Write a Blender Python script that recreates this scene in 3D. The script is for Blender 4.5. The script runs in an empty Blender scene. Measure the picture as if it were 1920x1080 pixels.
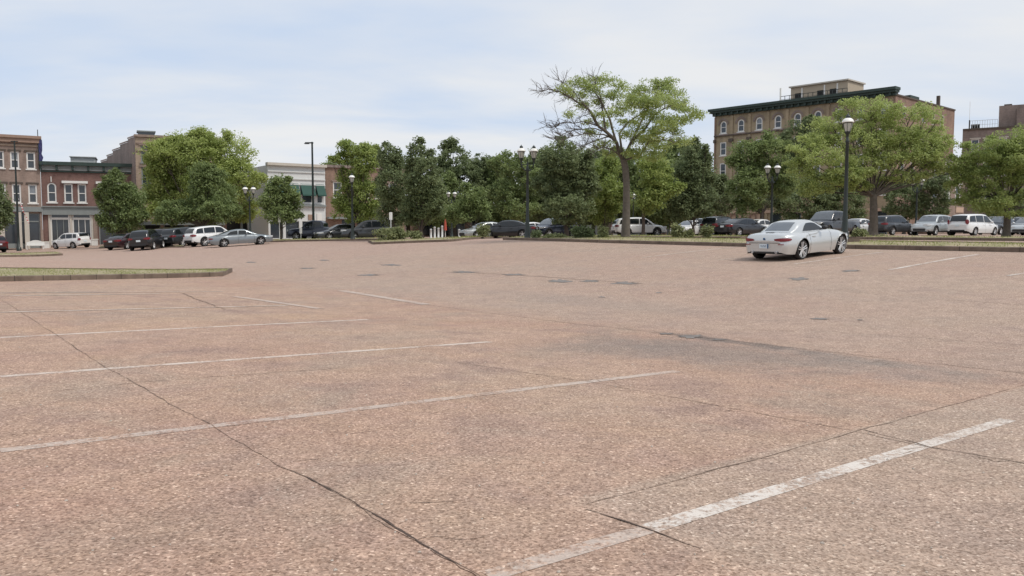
import bpy, math, random
import numpy as np
random.seed(7); rng = np.random.default_rng(7)
D2R = math.radians
scene = bpy.context.scene

# ------------------------------------------------------------------ camera
F = 1532.0; HOR = 430.0; CH = 1.45; TH = math.atan((540 - HOR) / F)
cam_data = bpy.data.cameras.new("camera"); cam = bpy.data.objects.new("camera", cam_data)
scene.collection.objects.link(cam); scene.camera = cam
cam_data.sensor_width = 36; cam_data.lens = F / 1920 * 36
cam_data.clip_start = 0.05; cam_data.clip_end = 5000
cam.location = (0, 0, CH); cam.rotation_euler = (math.pi / 2 - TH, 0, 0)
scene.render.resolution_x = 1024; scene.render.resolution_y = 576
scene.view_settings.view_transform = 'Standard'; scene.view_settings.look = 'None'
scene.view_settings.gamma = 1; scene.view_settings.use_curve_mapping = False
scene.view_settings.exposure = 0.0

# ------------------------------------------------------------------ sky and sun
SUN_EL, SUN_AZ = 57, 112      # azimuth clockwise from the view direction
world = bpy.data.worlds.new("World"); scene.world = world; world.use_nodes = True
nt = world.node_tree; N = nt.nodes; Lk = nt.links; N.clear()
wo = N.new('ShaderNodeOutputWorld'); bg = N.new('ShaderNodeBackground')
sky = N.new('ShaderNodeTexSky'); sky.sky_type = 'NISHITA'; sky.sun_disc = False
sky.sun_elevation = D2R(SUN_EL); sky.sun_rotation = D2R(SUN_AZ)
sky.air_density = 1.0; sky.dust_density = 1.2
bg.inputs['Strength'].default_value = 0.1
tc = N.new('ShaderNodeTexCoord'); sep = N.new('ShaderNodeSeparateXYZ'); Lk.new(tc.outputs['Generated'], sep.inputs[0])
def wm(op, a, b=None, clamp=False):
    n = N.new('ShaderNodeMath'); n.operation = op; n.use_clamp = clamp
    for i, s in enumerate((a, b)):
        if s is None: continue
        if isinstance(s, (int, float)): n.inputs[i].default_value = s
        else: Lk.new(s, n.inputs[i])
    return n.outputs[0]
zz_ = wm('ADD', wm('MAXIMUM', sep.outputs[2], 0.0), 0.13)
comb = N.new('ShaderNodeCombineXYZ'); Lk.new(wm('DIVIDE', sep.outputs[0], zz_), comb.inputs[0]); Lk.new(wm('DIVIDE', sep.outputs[1], zz_), comb.inputs[1])
mp = N.new('ShaderNodeMapping'); mp.inputs['Rotation'].default_value = (0, 0, D2R(14)); mp.inputs['Scale'].default_value = (.55, 1.0, 1)
Lk.new(comb.outputs[0], mp.inputs[0])
n1 = N.new('ShaderNodeTexNoise'); n1.inputs['Scale'].default_value = 0.62; n1.inputs['Detail'].default_value = 7; n1.inputs['Roughness'].default_value = .5; n1.inputs['Distortion'].default_value = .35
Lk.new(mp.outputs[0], n1.inputs['Vector'])
r1 = N.new('ShaderNodeValToRGB'); r1.color_ramp.elements[0].position = .36; r1.color_ramp.elements[1].position = .62
r1.color_ramp.interpolation = 'EASE'
Lk.new(n1.outputs[0], r1.inputs[0])
n2 = N.new('ShaderNodeTexNoise'); n2.inputs['Scale'].default_value = 2.2; n2.inputs['Detail'].default_value = 6; Lk.new(mp.outputs[0], n2.inputs['Vector'])
cl = N.new('ShaderNodeMix'); cl.data_type = 'RGBA'
cl.inputs['A'].default_value = (6.35, 7.4, 9.1, 1); cl.inputs['B'].default_value = (8.5, 8.6, 8.75, 1)
Lk.new(wm('MULTIPLY', wm('ADD', wm('MULTIPLY', r1.outputs[0], .9), wm('MULTIPLY', wm('SUBTRACT', n2.outputs[0], .46), 1.3)), 1.0, True), cl.inputs['Factor'])
mx = N.new('ShaderNodeMix'); mx.data_type = 'RGBA'
Lk.new(sky.outputs[0], mx.inputs['A']); Lk.new(cl.outputs['Result'], mx.inputs['B'])
Lk.new(wm('ADD', wm('MULTIPLY', r1.outputs[0], .08), .88, True), mx.inputs['Factor'])
Lk.new(mx.outputs['Result'], bg.inputs['Color']); Lk.new(bg.outputs[0], wo.inputs['Surface'])

sd = bpy.data.lights.new("sun", 'SUN'); sd.energy = 2.5; sd.angle = D2R(14); sd.color = (1.0, .95, .88)
sun = bpy.data.objects.new("sun", sd); scene.collection.objects.link(sun)
sun.location = (60, 60, 120)
sun.rotation_euler = (D2R(90 - SUN_EL), 0, D2R(180 - SUN_AZ))   # light travels away from the sun's azimuth

# ------------------------------------------------------------------ terrain
ANG = 51; SU, CU = math.sin(D2R(ANG)), math.cos(D2R(ANG))
def tab(pts, s):
    g = np.arange(-400, 400.1, .5); z = np.interp(g, *zip(*pts)); k = np.exp(-.5 * (np.arange(-30, 31) * .5 / s) ** 2); k /= k.sum()
    return g, np.convolve(np.pad(z, 30, 'edge'), k, 'valid')
GU, TU = tab([(-400,.1),(-5,.1),(0,0),(4,-.1),(11,-.30),(14,-.2),(28,.66),(34,.85),(60,.95),(400,.95)], 1.8)
GV, TV = tab([(-400,0),(40,0),(65,-.33),(98,-.58),(120,-.62),(400,-.62)], 4)
def gz(x, y):
    return np.interp(x * SU + y * CU, GU, TU) + np.interp(-x * CU + y * SU, GV, TV)
def xy(u, v): return u * SU - v * CU, u * CU + v * SU
def uv(x, y): return x * SU + y * CU, -x * CU + y * SU
def ray(px, py):
    a = (px - 960) / F; b = (540 - py) / F; c, s = math.cos(TH), math.sin(TH)
    return a, c + b * s, -s + b * c
def at(px, py):
    dx, dy, dz = ray(px, py); prev = 0; t = .5
    while t < 400:
        if CH + dz * t < gz(dx * t, dy * t):
            lo, hi = prev, t
            for _ in range(25):
                m = (lo + hi) / 2
                if CH + dz * m < gz(dx * m, dy * m): hi = m
                else: lo = m
            return np.array((dx * hi, dy * hi, float(gz(dx * hi, dy * hi))))
        prev = t; t += .25
    raise ValueError((px, py))
def PX(px, Y): return ray(px, HOR)[0] / ray(px, HOR)[1] * Y        # x of a photo column at depth Y
def PZ(py, Y): r = ray(960, py); return CH + r[2] / r[1] * Y         # z of a photo row at depth Y
def col(px, Y):
    x = PX(px, Y); return x, Y, float(gz(x, Y))

# ------------------------------------------------------------------ materials
def new_mat(name):
    m = bpy.data.materials.new(name); m.use_nodes = True
    nt = m.node_tree; return m, nt, nt.nodes['Principled BSDF']
def setp(b, **k):
    for a, v in k.items(): b.inputs[a.replace('_', ' ')].default_value = v
def mat(name, rgb, rough=.7, metal=0, coat=0, var=.12, scale=3.0, bump=0, spec=.5, obj=True, detail=5):
    m, nt, b = new_mat(name)
    b.inputs['Roughness'].default_value = rough; b.inputs['Metallic'].default_value = metal
    b.inputs['Coat Weight'].default_value = coat; b.inputs['Coat Roughness'].default_value = .04
    b.inputs['Specular IOR Level'].default_value = spec
    tc = nt.nodes.new('ShaderNodeTexCoord'); n = nt.nodes.new('ShaderNodeTexNoise')
    n.inputs['Scale'].default_value = scale; n.inputs['Detail'].default_value = detail
    nt.links.new(tc.outputs['Object'], n.inputs['Vector'])
    mx = nt.nodes.new('ShaderNodeMix'); mx.data_type = 'RGBA'
    mx.inputs['A'].default_value = (*[c * (1 - var) for c in rgb], 1); mx.inputs['B'].default_value = (*[min(1, c * (1 + var)) for c in rgb], 1)
    nt.links.new(n.outputs[0], mx.inputs['Factor']); nt.links.new(mx.outputs['Result'], b.inputs['Base Color'])
    if bump:
        bp = nt.nodes.new('ShaderNodeBump'); bp.inputs['Strength'].default_value = bump; bp.inputs['Distance'].default_value = .02
        nt.links.new(n.outputs[0], bp.inputs['Height']); nt.links.new(bp.outputs[0], b.inputs['Normal'])
    return m
def brick_mat(name, a, b_, mortar=(.35,.32,.29), dirt=.38):
    """courses of brick: the brick texture in the wall's own coordinates with large soft weathering"""
    m, nt, b = new_mat(name); nd, lk = nt.nodes, nt.links
    b.inputs['Roughness'].default_value = .85
    tc = nd.new('ShaderNodeTexCoord'); sp = nd.new('ShaderNodeSeparateXYZ'); lk.new(tc.outputs['Object'], sp.inputs[0])
    ad = nd.new('ShaderNodeMath'); ad.operation = 'ADD'; lk.new(sp.outputs[0], ad.inputs[0]); lk.new(sp.outputs[1], ad.inputs[1])
    cb = nd.new('ShaderNodeCombineXYZ'); lk.new(ad.outputs[0], cb.inputs[0]); lk.new(sp.outputs[2], cb.inputs[1])
    br = nd.new('ShaderNodeTexBrick'); lk.new(cb.outputs[0], br.inputs['Vector'])
    br.inputs['Scale'].default_value = 1; br.inputs['Brick Width'].default_value = .23; br.inputs['Row Height'].default_value = .075
    br.inputs['Mortar Size'].default_value = .008; br.inputs['Color1'].default_value = (*a, 1); br.inputs['Color2'].default_value = (*b_, 1); br.inputs['Mortar'].default_value = (*mortar, 1)
    mp = nd.new('ShaderNodeMapping'); mp.inputs['Scale'].default_value = (1, 1, .35); lk.new(tc.outputs['Object'], mp.inputs[0])
    n = nd.new('ShaderNodeTexNoise'); n.inputs['Scale'].default_value = .7; n.inputs['Detail'].default_value = 8; n.inputs['Roughness'].default_value = .65; lk.new(mp.outputs[0], n.inputs['Vector'])
    rp = nd.new('ShaderNodeValToRGB'); rp.color_ramp.elements[0].position = .3; rp.color_ramp.elements[0].color = (1 - dirt,) * 3 + (1,); rp.color_ramp.elements[1].position = .7; rp.color_ramp.elements[1].color = (1 + dirt * .5,) * 3 + (1,)
    lk.new(n.outputs[0], rp.inputs[0])
    mu = nd.new('ShaderNodeMix'); mu.data_type = 'RGBA'; mu.blend_type = 'MULTIPLY'; mu.inputs['Factor'].default_value = 1
    lk.new(br.outputs['Color'], mu.inputs['A']); lk.new(rp.outputs[0], mu.inputs['B']); lk.new(mu.outputs['Result'], b.inputs['Base Color'])
    return m
def leaf_mat(name, dark, light, trans=.45):
    m = bpy.data.materials.new(name); m.use_nodes = True; nt = m.node_tree; nd, lk = nt.nodes, nt.links; nd.clear()
    o = nd.new('ShaderNodeOutputMaterial'); at_ = nd.new('ShaderNodeAttribute'); at_.attribute_name = 'tint'
    mx = nd.new('ShaderNodeMix'); mx.data_type = 'RGBA'; mx.inputs['A'].default_value = (*dark, 1); mx.inputs['B'].default_value = (*light, 1)
    lk.new(at_.outputs['Fac'], mx.inputs['Factor'])
    d = nd.new('ShaderNodeBsdfDiffuse'); t = nd.new('ShaderNodeBsdfTranslucent'); g = nd.new('ShaderNodeBsdfGlossy'); g.inputs['Roughness'].default_value = .5; g.inputs['Color'].default_value = (.5,.55,.5,1)
    s = nd.new('ShaderNodeMixShader'); s.inputs[0].default_value = trans; s2 = nd.new('ShaderNodeMixShader'); s2.inputs[0].default_value = .04
    lk.new(mx.outputs['Result'], d.inputs[0]); lk.new(mx.outputs['Result'], t.inputs[0])
    lk.new(d.outputs[0], s.inputs[1]); lk.new(t.outputs[0], s.inputs[2]); lk.new(s.outputs[0], s2.inputs[1]); lk.new(g.outputs[0], s2.inputs[2]); lk.new(s2.outputs[0], o.inputs[0])
    return m

class NB:
    """small helper to wire shader nodes"""
    def __init__(s, nt): s.nt = nt; s.n = nt.nodes; s.l = nt.links
    def inp(s, sock, v):
        if v is None: return
        if hasattr(v, 'links') or isinstance(v, bpy.types.NodeSocket): s.l.new(v, sock)
        elif isinstance(v, tuple) and len(v) == 3 and sock.type == 'RGBA': sock.default_value = (*v, 1)
        else: sock.default_value = v
    def math(s, op, a, b=None, c=None, clamp=False):
        n = s.n.new('ShaderNodeMath'); n.operation = op; n.use_clamp = clamp
        for i, v in enumerate((a, b, c)): s.inp(n.inputs[i], v)
        return n.outputs[0]
    def mix(s, f, a, b, blend='MIX'):
        n = s.n.new('ShaderNodeMix'); n.data_type = 'RGBA'; n.blend_type = blend
        s.inp(n.inputs['Factor'], f); s.inp(n.inputs['A'], a); s.inp(n.inputs['B'], b); return n.outputs['Result']
    def noise(s, vec, scale, detail=4, rough=.55, dist=0):
        n = s.n.new('ShaderNodeTexNoise'); s.l.new(vec, n.inputs['Vector']); n.inputs['Scale'].default_value = scale
        n.inputs['Detail'].default_value = detail; n.inputs['Roughness'].default_value = rough; n.inputs['Distortion'].default_value = dist; return n.outputs[0]
    def ramp(s, f, *st):
        n = s.n.new('ShaderNodeValToRGB'); e = n.color_ramp.elements
        while len(e) < len(st): e.new(.5)
        for i, (p, c) in enumerate(st):
            e[i].position = p; e[i].color = (*c, 1) if isinstance(c, tuple) else (c, c, c, 1)
        s.l.new(f, n.inputs[0]); return n.outputs[0]
    def step(s, v, a, b):
        n = s.n.new('ShaderNodeMapRange'); n.interpolation_type = 'SMOOTHSTEP'; s.inp(n.inputs[0], v); n.inputs[1].default_value = a; n.inputs[2].default_value = b; return n.outputs[0]

def pavement_color(nb):
    """exposed aggregate concrete in world coordinates; returns colour and height"""
    tc = nb.n.new('ShaderNodeTexCoord'); P = tc.outputs['Object']
    sp = nb.n.new('ShaderNodeSeparateXYZ'); nb.l.new(P, sp.inputs[0]); X, Y = sp.outputs[0], sp.outputs[1]
    U = nb.math('ADD', nb.math('MULTIPLY', X, SU), nb.math('MULTIPLY', Y, CU))
    V = nb.math('ADD', nb.math('MULTIPLY', X, -CU), nb.math('MULTIPLY', Y, SU))
    flat = nb.n.new('ShaderNodeCombineXYZ'); nb.l.new(X, flat.inputs[0]); nb.l.new(Y, flat.inputs[1]); P = flat.outputs[0]
    big = nb.noise(P, .16, 5, .6, .4); mid = nb.noise(P, .9, 6, .65, .3); sm = nb.noise(P, 7, 5, .7)
    base = nb.mix(nb.ramp(big, (.38, 0.0), (.62, 1.0)), (.405, .268, .208), (.42, .318, .248))
    base = nb.mix(nb.ramp(mid, (.42, 0.0), (.72, .55)), base, (.43, .305, .205))
    base = nb.mix(nb.ramp(mid, (.3, .8), (.47, 0.0)), base, (.29, .205, .17)); wt_ = nb.noise(P, .3, 3, .5); base = nb.mix(nb.ramp(wt_, (.5, 0.0), (.62, .4)), base, (.47, .34, .26))
    m2_ = nb.noise(P, .42, 6, .7, .8); base = nb.mix(nb.ramp(m2_, (.52, 0.0), (.66, .55)), base, (.34, .28, .225)); base = nb.mix(nb.ramp(m2_, (.33, .5), (.45, 0.0)), base, (.46, .33, .25))
    base = nb.mix(nb.ramp(sm, (.3, .35), (.55, 0.0)), base, (.28, .20, .165))
    # strip slab and the right hand side are greyer, bounded by the joints
    j1 = nb.step(U, 2.9, 3.3); j2 = nb.step(V, 3.36, 3.27)
    base = nb.mix(nb.math('MULTIPLY', nb.math('MULTIPLY', j1, j2), .45), base, (.40, .335, .275))
    far = nb.step(U, 9.5, 11.5)
    base = nb.mix(nb.math('MULTIPLY', far, .45), base, (.385, .315, .265))
    far2 = nb.step(V, 28, 45)
    base = nb.mix(nb.math('MULTIPLY', far2, .5), base, (.43, .315, .265))
    # drainage stain along the low line
    def ell(cu, cv, ru, rv, soft=.5):
        du = nb.math('DIVIDE', nb.math('SUBTRACT', U, cu), ru); dv = nb.math('DIVIDE', nb.math('SUBTRACT', V, cv), rv)
        d = nb.math('SQRT', nb.math('ADD', nb.math('MULTIPLY', du, du), nb.math('MULTIPLY', dv, dv)))
        d = nb.math('ADD', d, nb.math('MULTIPLY', nb.math('SUBTRACT', nb.noise(P, 1.1, 6, .65), .5), 1.6))
        return nb.step(d, 1.0 + soft * .3, 1.0 - soft)
    for cu, cv, ru, rv, st, c in STAINS:
        base = nb.mix(nb.math('MULTIPLY', ell(cu, cv, ru, rv, .75), st), base, c)
    # aggregate
    v1 = nb.n.new('ShaderNodeTexVoronoi'); nb.l.new(P, v1.inputs['Vector']); v1.inputs['Scale'].default_value = 78
    vs = nb.n.new('ShaderNodeSeparateXYZ'); nb.l.new(v1.outputs['Color'], vs.inputs[0])
    ra = vs.outputs[0]
    g = nb.ramp(ra, (0.0, (.42, .37, .34)), (.12, (.62, .56, .52)), (.5, (.95, .93, .92)), (.86, (1.12, 1.1, 1.08)), (.955, (1.3, 1.32, 1.3)), (1.0, (1.9, 2.05, 2.1)))
    base = nb.mix(.85, base, g, 'MULTIPLY')
    hi = nb.noise(P, 38, 4, .75)
    base = nb.mix(.9, base, nb.ramp(hi, (.25, .48), (.5, .98), (.75, 1.48)), 'MULTIPLY')
    cells = nb.noise(P, 9, 3, .6)
    base = nb.mix(.55, base, nb.ramp(cells, (.3, .8), (.7, 1.14)), 'MULTIPLY'); cm2 = nb.noise(P, 2.6, 4, .65); base = nb.mix(.9, base, nb.ramp(cm2, (.3, .86), (.7, 1.1)), 'MULTIPLY'); base = nb.mix(1.0, base, (1, .975, .965), 'MULTIPLY')
    h = nb.math('ADD', nb.math('MULTIPLY', ra, .4), nb.math('MULTIPLY', hi, .8))
    return base, h, P, U, V
# centre u, centre v, half length u, half length v, strength, colour
STAINS = [(9.2, 7.0, 1.5, 2.6, .70, (.24, .205, .18)), (8.3, 8.0, 1.4, 1.1, .45, (.24, .205, .18)), (10.35, 7.6, .24, 2.0, .6, (.14, .125, .115)), (10.2, 5.2, .35, 2.0, .4, (.2, .185, .17)), (9.7, 4.6, .9, 1.2, .35, (.25, .23, .21)),
          (13.2, 13.5, 1.0, 5.0, .25, (.25, .22, .2)), (3.2, 13.9, 2.2, .7, .3, (.5, .36, .24)), (6.2, 14.4, 2.4, .9, .3, (.5, .36, .24)),
          (1.2, 4.2, 1.0, .5, .2, (.22, .19, .17)), (11.5, 3.5, 3, 1.5, .2, (.25, .23, .2))]
m_pave, nt_, b_ = new_mat('exposed_aggregate_pavement'); nb = NB(nt_)
c_, h_, P_, U_, V_ = pavement_color(nb); nb.l.new(c_, b_.inputs['Base Color']); b_.inputs['Roughness'].default_value = .88; b_.inputs['Specular IOR Level'].default_value = .3
bp = nt_.nodes.new('ShaderNodeBump'); bp.inputs['Strength'].default_value = .45; bp.inputs['Distance'].default_value = .006; nb.l.new(h_, bp.inputs['Height']); nb.l.new(bp.outputs[0], b_.inputs['Normal'])
def paint_mat(name, keep, rgb=(.62, .575, .53), top=1.0):
    """worn road paint: keep = how much of it is left; the pavement shows in the gaps"""
    m, nt, b = new_mat(name); nb = NB(nt); c, h, P, U, V = pavement_color(nb)
    w = nb.noise(P, 22, 7, .8); w2 = nb.noise(P, 2.3, 5, .7)
    f = nb.math('ADD', nb.math('MULTIPLY', w, .75), nb.math('MULTIPLY', w2, .5))
    f = nb.step(f, .70 - keep * .22, .83 - keep * .22)
    rgbv = nb.mix(nb.noise(P, 50, 3, .7), tuple(v * .8 for v in rgb), tuple(min(1, v * 1.12) for v in rgb))
    nb.l.new(nb.mix(nb.math('MULTIPLY', f, top), c, rgbv), b.inputs['Base Color']); b.inputs['Roughness'].default_value = .75
    bp = nt.nodes.new('ShaderNodeBump'); bp.inputs['Strength'].default_value = .35; bp.inputs['Distance'].default_value = .005; nb.l.new(h, bp.inputs['Height']); nb.l.new(bp.outputs[0], b.inputs['Normal'])
    return m
m_paint_new = paint_mat('worn_white_road_paint', .68, (.66, .605, .545), .93); m_paint = paint_mat('faded_road_paint', .72, (.64, .555, .48), .8); m_paint_faint = paint_mat('nearly_gone_road_paint', .72, (.54, .465, .405), .66)
m_joint, nt_, b_ = new_mat('dark_joint_filler'); nb = NB(nt_); c_, h_, P_, U_, V_ = pavement_color(nb); b_.inputs['Roughness'].default_value = .95
nb.l.new(nb.mix(nb.step(nb.math('ADD', nb.math('MULTIPLY', nb.noise(P_, 5, 6, .75), .6), nb.math('MULTIPLY', nb.noise(P_, .8, 3, .6), .5)), .44, .66), c_, (.125, .085, .062)), b_.inputs['Base Color'])
m_tar = mat('asphalt_repair', (.185, .165, .15), .85, var=.55, scale=5, bump=.4)
m_under = mat('dark_underbody', (.008, .008, .008), .9, var=.1)
m_kerb, nt_, b_ = new_mat('stained_concrete_kerb'); nb = NB(nt_); tc_ = nt_.nodes.new('ShaderNodeTexCoord')
nb.l.new(nb.mix(nb.ramp(nb.noise(tc_.outputs['Object'], 2.0, 8, .7), (.3, 0.0), (.7, 1.0)), (.10, .072, .055), (.22, .165, .125)), b_.inputs['Base Color']); b_.inputs['Roughness'].default_value = .9
m_soil, nt_, b_ = new_mat('dry_grass_and_soil'); nb = NB(nt_); tc_ = nt_.nodes.new('ShaderNodeTexCoord')
nb.l.new(nb.mix(nb.ramp(nb.noise(tc_.outputs['Object'], 1.1, 8, .7), (.35, 0.0), (.62, 1.0)), (.20, .20, .075), (.36, .29, .19)), b_.inputs['Base Color']); b_.inputs['Roughness'].default_value = .95
m_grass = leaf_mat('grass_blades', (.17, .20, .05), (.42, .41, .17), .35)
m_bark = mat('grey_brown_bark', (.115, .098, .08), .95, var=.5, scale=7, bump=.8)
m_darkbark = mat('dark_bark', (.10, .08, .065), .95, var=.4, scale=6, bump=.6)
LEAF = {'dark': leaf_mat('dark_green_leaves', (.115, .15, .07), (.275, .325, .155), .46),
        'mid': leaf_mat('mid_green_leaves', (.145, .195, .075), (.335, .405, .16), .48),
        'light': leaf_mat('yellow_green_leaves', (.23, .30, .08), (.49, .55, .19), .5),
        'lacy': leaf_mat('feathery_locust_leaves', (.255, .325, .10), (.51, .575, .22), .52),
        'olive': leaf_mat('olive_shrub_leaves', (.14, .165, .07), (.33, .35, .17), .35)}
m_pole = mat('black_green_cast_metal', (.018, .026, .023), .42, spec=.5, var=.3)
m_lampwhite = mat('white_lamp_dome', (.83, .82, .77), .35, var=.04)
m_lampglass = mat('ribbed_lantern_glass', (.46, .46, .41), .18, var=.15, scale=20)
m_glass = mat('dark_window_glass', (.035, .045, .055), .08, spec=.8, var=.3, scale=1.5)
m_glassl = mat('curtained_window_glass', (.20, .22, .24), .12, spec=.7, var=.5, scale=2.5)
m_white = mat('white_painted_wood', (.72, .71, .68), .6, var=.08)
m_tyre = mat('tyre_rubber', (.018, .017, .017), .8, var=.2)
m_rim = mat('silver_alloy', (.62, .62, .62), .35, metal=.4, var=.06)
m_plastic = mat('black_trim_plastic', (.02, .02, .021), .55, var=.2)
m_under = mat('dark_underbody', (.008, .008, .008), .9, var=.1)
m_red = mat('red_tail_lamp', (.19, .016, .022), .3, coat=.2, var=.15)
m_head = mat('clear_head_lamp', (.55, .57, .58), .1, spec=.8, var=.1)
m_carglass = mat('tinted_car_glass', (.012, .015, .018), .04, spec=.6, var=.2)
m_carglass_l = mat('reflective_car_glass', (.115, .125, .135), .06, spec=1.0, var=.25, scale=4)
m_plate = mat('pale_number_plate', (.62, .70, .74), .5, var=.05)
m_blue = mat('blue_plate_band', (.03, .09, .20), .5)
PAINT = {}
def paint(name, rgb, metal=.0, rough=.28):
    if name not in PAINT: PAINT[name] = mat('car_paint_' + name, rgb, rough, metal=metal, coat=.7, var=.03, scale=2, spec=.35)
    return PAINT[name]

# ------------------------------------------------------------------ mesh helpers
class M:
    def __init__(s): s.v = []; s.f = []
    def quad(s, *p): n = len(s.v); s.v += [tuple(map(float, q)) for q in p]; s.f.append(tuple(range(n, n + len(p)))); return s
    def box(s, x0, y0, z0, x1, y1, z1):
        n = len(s.v); s.v += [(x, y, z) for z in (z0, z1) for x, y in ((x0, y0), (x1, y0), (x1, y1), (x0, y1))]
        s.f += [tuple(n + i for i in q) for q in ((3,2,1,0),(4,5,6,7),(0,1,5,4),(1,2,6,5),(2,3,7,6),(3,0,4,7))]; return s
    def grid(s, rows, close=False):
        n = len(s.v); w = len(rows[0])
        for r in rows: s.v += [tuple(map(float, p)) for p in r]
        for i in range(len(rows) - 1):
            for j in range(w - 1 + (1 if close else 0)):
                a, b = n + i * w + j, n + i * w + (j + 1) % w
                s.f.append((a, b, b + w, a + w))
        return s
    def lathe(s, prof, seg=16, c=(0, 0, 0), axis='z'):
        rows = []
        for r, z in prof:
            ring = []
            for k in range(seg):
                a = 2 * math.pi * k / seg; p = (r * math.cos(a), r * math.sin(a), z)
                if axis == 'y': p = (p[0], p[2], p[1])
                if axis == 'x': p = (p[2], p[0], p[1])
                ring.append((p[0] + c[0], p[1] + c[1], p[2] + c[2]))
            rows.append(ring)
        s.grid(rows, True)
        for ri, rv in ((0, True), (len(rows) - 1, False)):
            if prof[ri][0] > 1e-4:
                n = len(s.v); s.v += rows[ri]; f = list(range(n, n + seg)); s.f.append(tuple(f[::-1] if rv else f))
        return s
    def tube(s, pts, rad, seg=7):
        pts = [np.array(p, float) for p in pts]; n0 = len(s.v); up = np.array((.31, .17, .93))
        rows = []
        for i, p in enumerate(pts):
            t = pts[min(i + 1, len(pts) - 1)] - pts[max(i - 1, 0)]; t /= (np.linalg.norm(t) + 1e-9)
            ref = up if abs(t @ up) < .95 else np.array((1., .1, 0)); a = np.cross(t, ref); a /= np.linalg.norm(a); b = np.cross(t, a)
            r = rad[i] if hasattr(rad, '__len__') else rad
            rows.append([tuple(p + r * (a * math.cos(2 * math.pi * k / seg) + b * math.sin(2 * math.pi * k / seg))) for k in range(seg)])
        s.grid(rows, True); n = len(s.v)
        s.v += rows[-1]; s.f.append(tuple(range(n, n + seg))); n = len(s.v); s.v += rows[0]; s.f.append(tuple(range(n + seg - 1, n - 1, -1)))
        return s
    def mesh(s, name, mat_, smooth=False):
        me = bpy.data.meshes.new(name); me.from_pydata(s.v, [], s.f); me.materials.append(mat_)
        if smooth: me.shade_smooth()
        me.update(); return me
    def build(s, name, mat_, parent=None, smooth=False, loc=None):
        o = bpy.data.objects.new(name, s.mesh(name, mat_, smooth)); scene.collection.objects.link(o)
        if parent: o.parent = parent
        if loc is not None: o.location = loc
        return o
def link(name, me, parent=None, loc=(0,0,0), rot=(0,0,0)):
    o = bpy.data.objects.new(name, me); scene.collection.objects.link(o); o.parent = parent; o.location = loc; o.rotation_euler = rot; return o
def tag(o, label=None, cat=None, group=None, kind=None):
    if label: o['label'] = label
    if cat: o['category'] = cat
    if group: o['group'] = group
    if kind: o['kind'] = kind
    return o
def empty(name, loc, rz=0, label=None, cat=None, group=None):
    o = bpy.data.objects.new(name, None); scene.collection.objects.link(o); o.location = loc; o.rotation_euler = (0, 0, rz); o.empty_display_size = .3
    return tag(o, label, cat, group)
def kids(o): return [c for c in scene.collection.objects if c.parent == o]
def copy_tree(o, childmap, parent=None):
    c = o.copy(); scene.collection.objects.link(c); c.parent = parent
    for ch in childmap.get(o.name, []): copy_tree(ch, childmap, c)
    return c
def child_map():
    d = {}
    for o in scene.collection.objects:
        if o.parent: d.setdefault(o.parent.name, []).append(o)
    return d

# ------------------------------------------------------------------ ground sheet
def axis(segs):
    out = [segs[0][0]]
    for a, b, st in segs:
        n = max(1, round((b - a) / st)); out += [a + (b - a) * (i + 1) / n for i in range(n)]
    return np.array(out)
gx = axis([(-2000, -400, 400), (-400, -110, 30), (-110, -30, 1.6), (-30, 34, .4), (34, 110, 1.6), (110, 400, 30), (400, 2000, 400)])
gy = axis([(-400, -20, 60), (-20, 0, 2), (0, 52, .4), (52, 140, 1.2), (140, 400, 30), (400, 3000, 500)])
XX, YY = np.meshgrid(gx, gy); ZZ = gz(XX, YY)
me = bpy.data.meshes.new('parking_lot')
nx, ny = len(gx), len(gy)
idx = np.arange(nx * ny).reshape(ny, nx)
q = np.stack([idx[:-1, :-1], idx[:-1, 1:], idx[1:, 1:], idx[1:, :-1]], -1).reshape(-1, 4)
def np_mesh(me, V, Q):
    me.vertices.add(len(V)); me.vertices.foreach_set('co', np.asarray(V, np.float32).ravel())
    k = Q.shape[1]; me.loops.add(Q.size); me.loops.foreach_set('vertex_index', Q.astype(np.int32).ravel())
    me.polygons.add(len(Q)); me.polygons.foreach_set('loop_start', np.arange(0, Q.size, k, dtype=np.int32))
    me.update(calc_edges=True)
np_mesh(me, np.stack([XX, YY, ZZ], -1).reshape(-1, 3), q); me.shade_smooth(); me.materials.append(m_pave)
lot = bpy.data.objects.new('parking_lot', me); scene.collection.objects.link(lot)
tag(lot, 'reddish exposed aggregate parking lot that dips to a drain line and rises to the far kerb', kind='structure')

def drape(pts, w, lift, jit=0, step=.25, taper=False):
    """ribbon lying on the ground along a polyline of (x, y)"""
    P = [np.array(p[:2], float) for p in pts]; out = []
    for a, b in zip(P[:-1], P[1:]):
        n = max(1, int(np.linalg.norm(b - a) / step)); out += [a + (b - a) * i / n for i in range(n)]
    out.append(P[-1]); rows = []; L = len(out); off = 0
    for i, p in enumerate(out):
        t = out[min(i + 1, L - 1)] - out[max(i - 1, 0)]; t /= np.linalg.norm(t) + 1e-9; nrm = np.array((-t[1], t[0]))
        off = off * .8 + random.uniform(-1, 1) * jit
        ww = w * (random.uniform(.5, 1.4) if jit else 1)
        if taper: ww *= max(.08, min(1, 4 * min(i, L - 1 - i) / L))
        r = []
        for s_ in (-.5, .5):
            q_ = p + nrm * (off + s_ * ww); r.append((q_[0], q_[1], float(gz(q_[0], q_[1])) + lift))
        rows.append(r)
    return M().grid([[r[1], r[0]] for r in rows])
def uvp(u, v): return xy(u, v)
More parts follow.
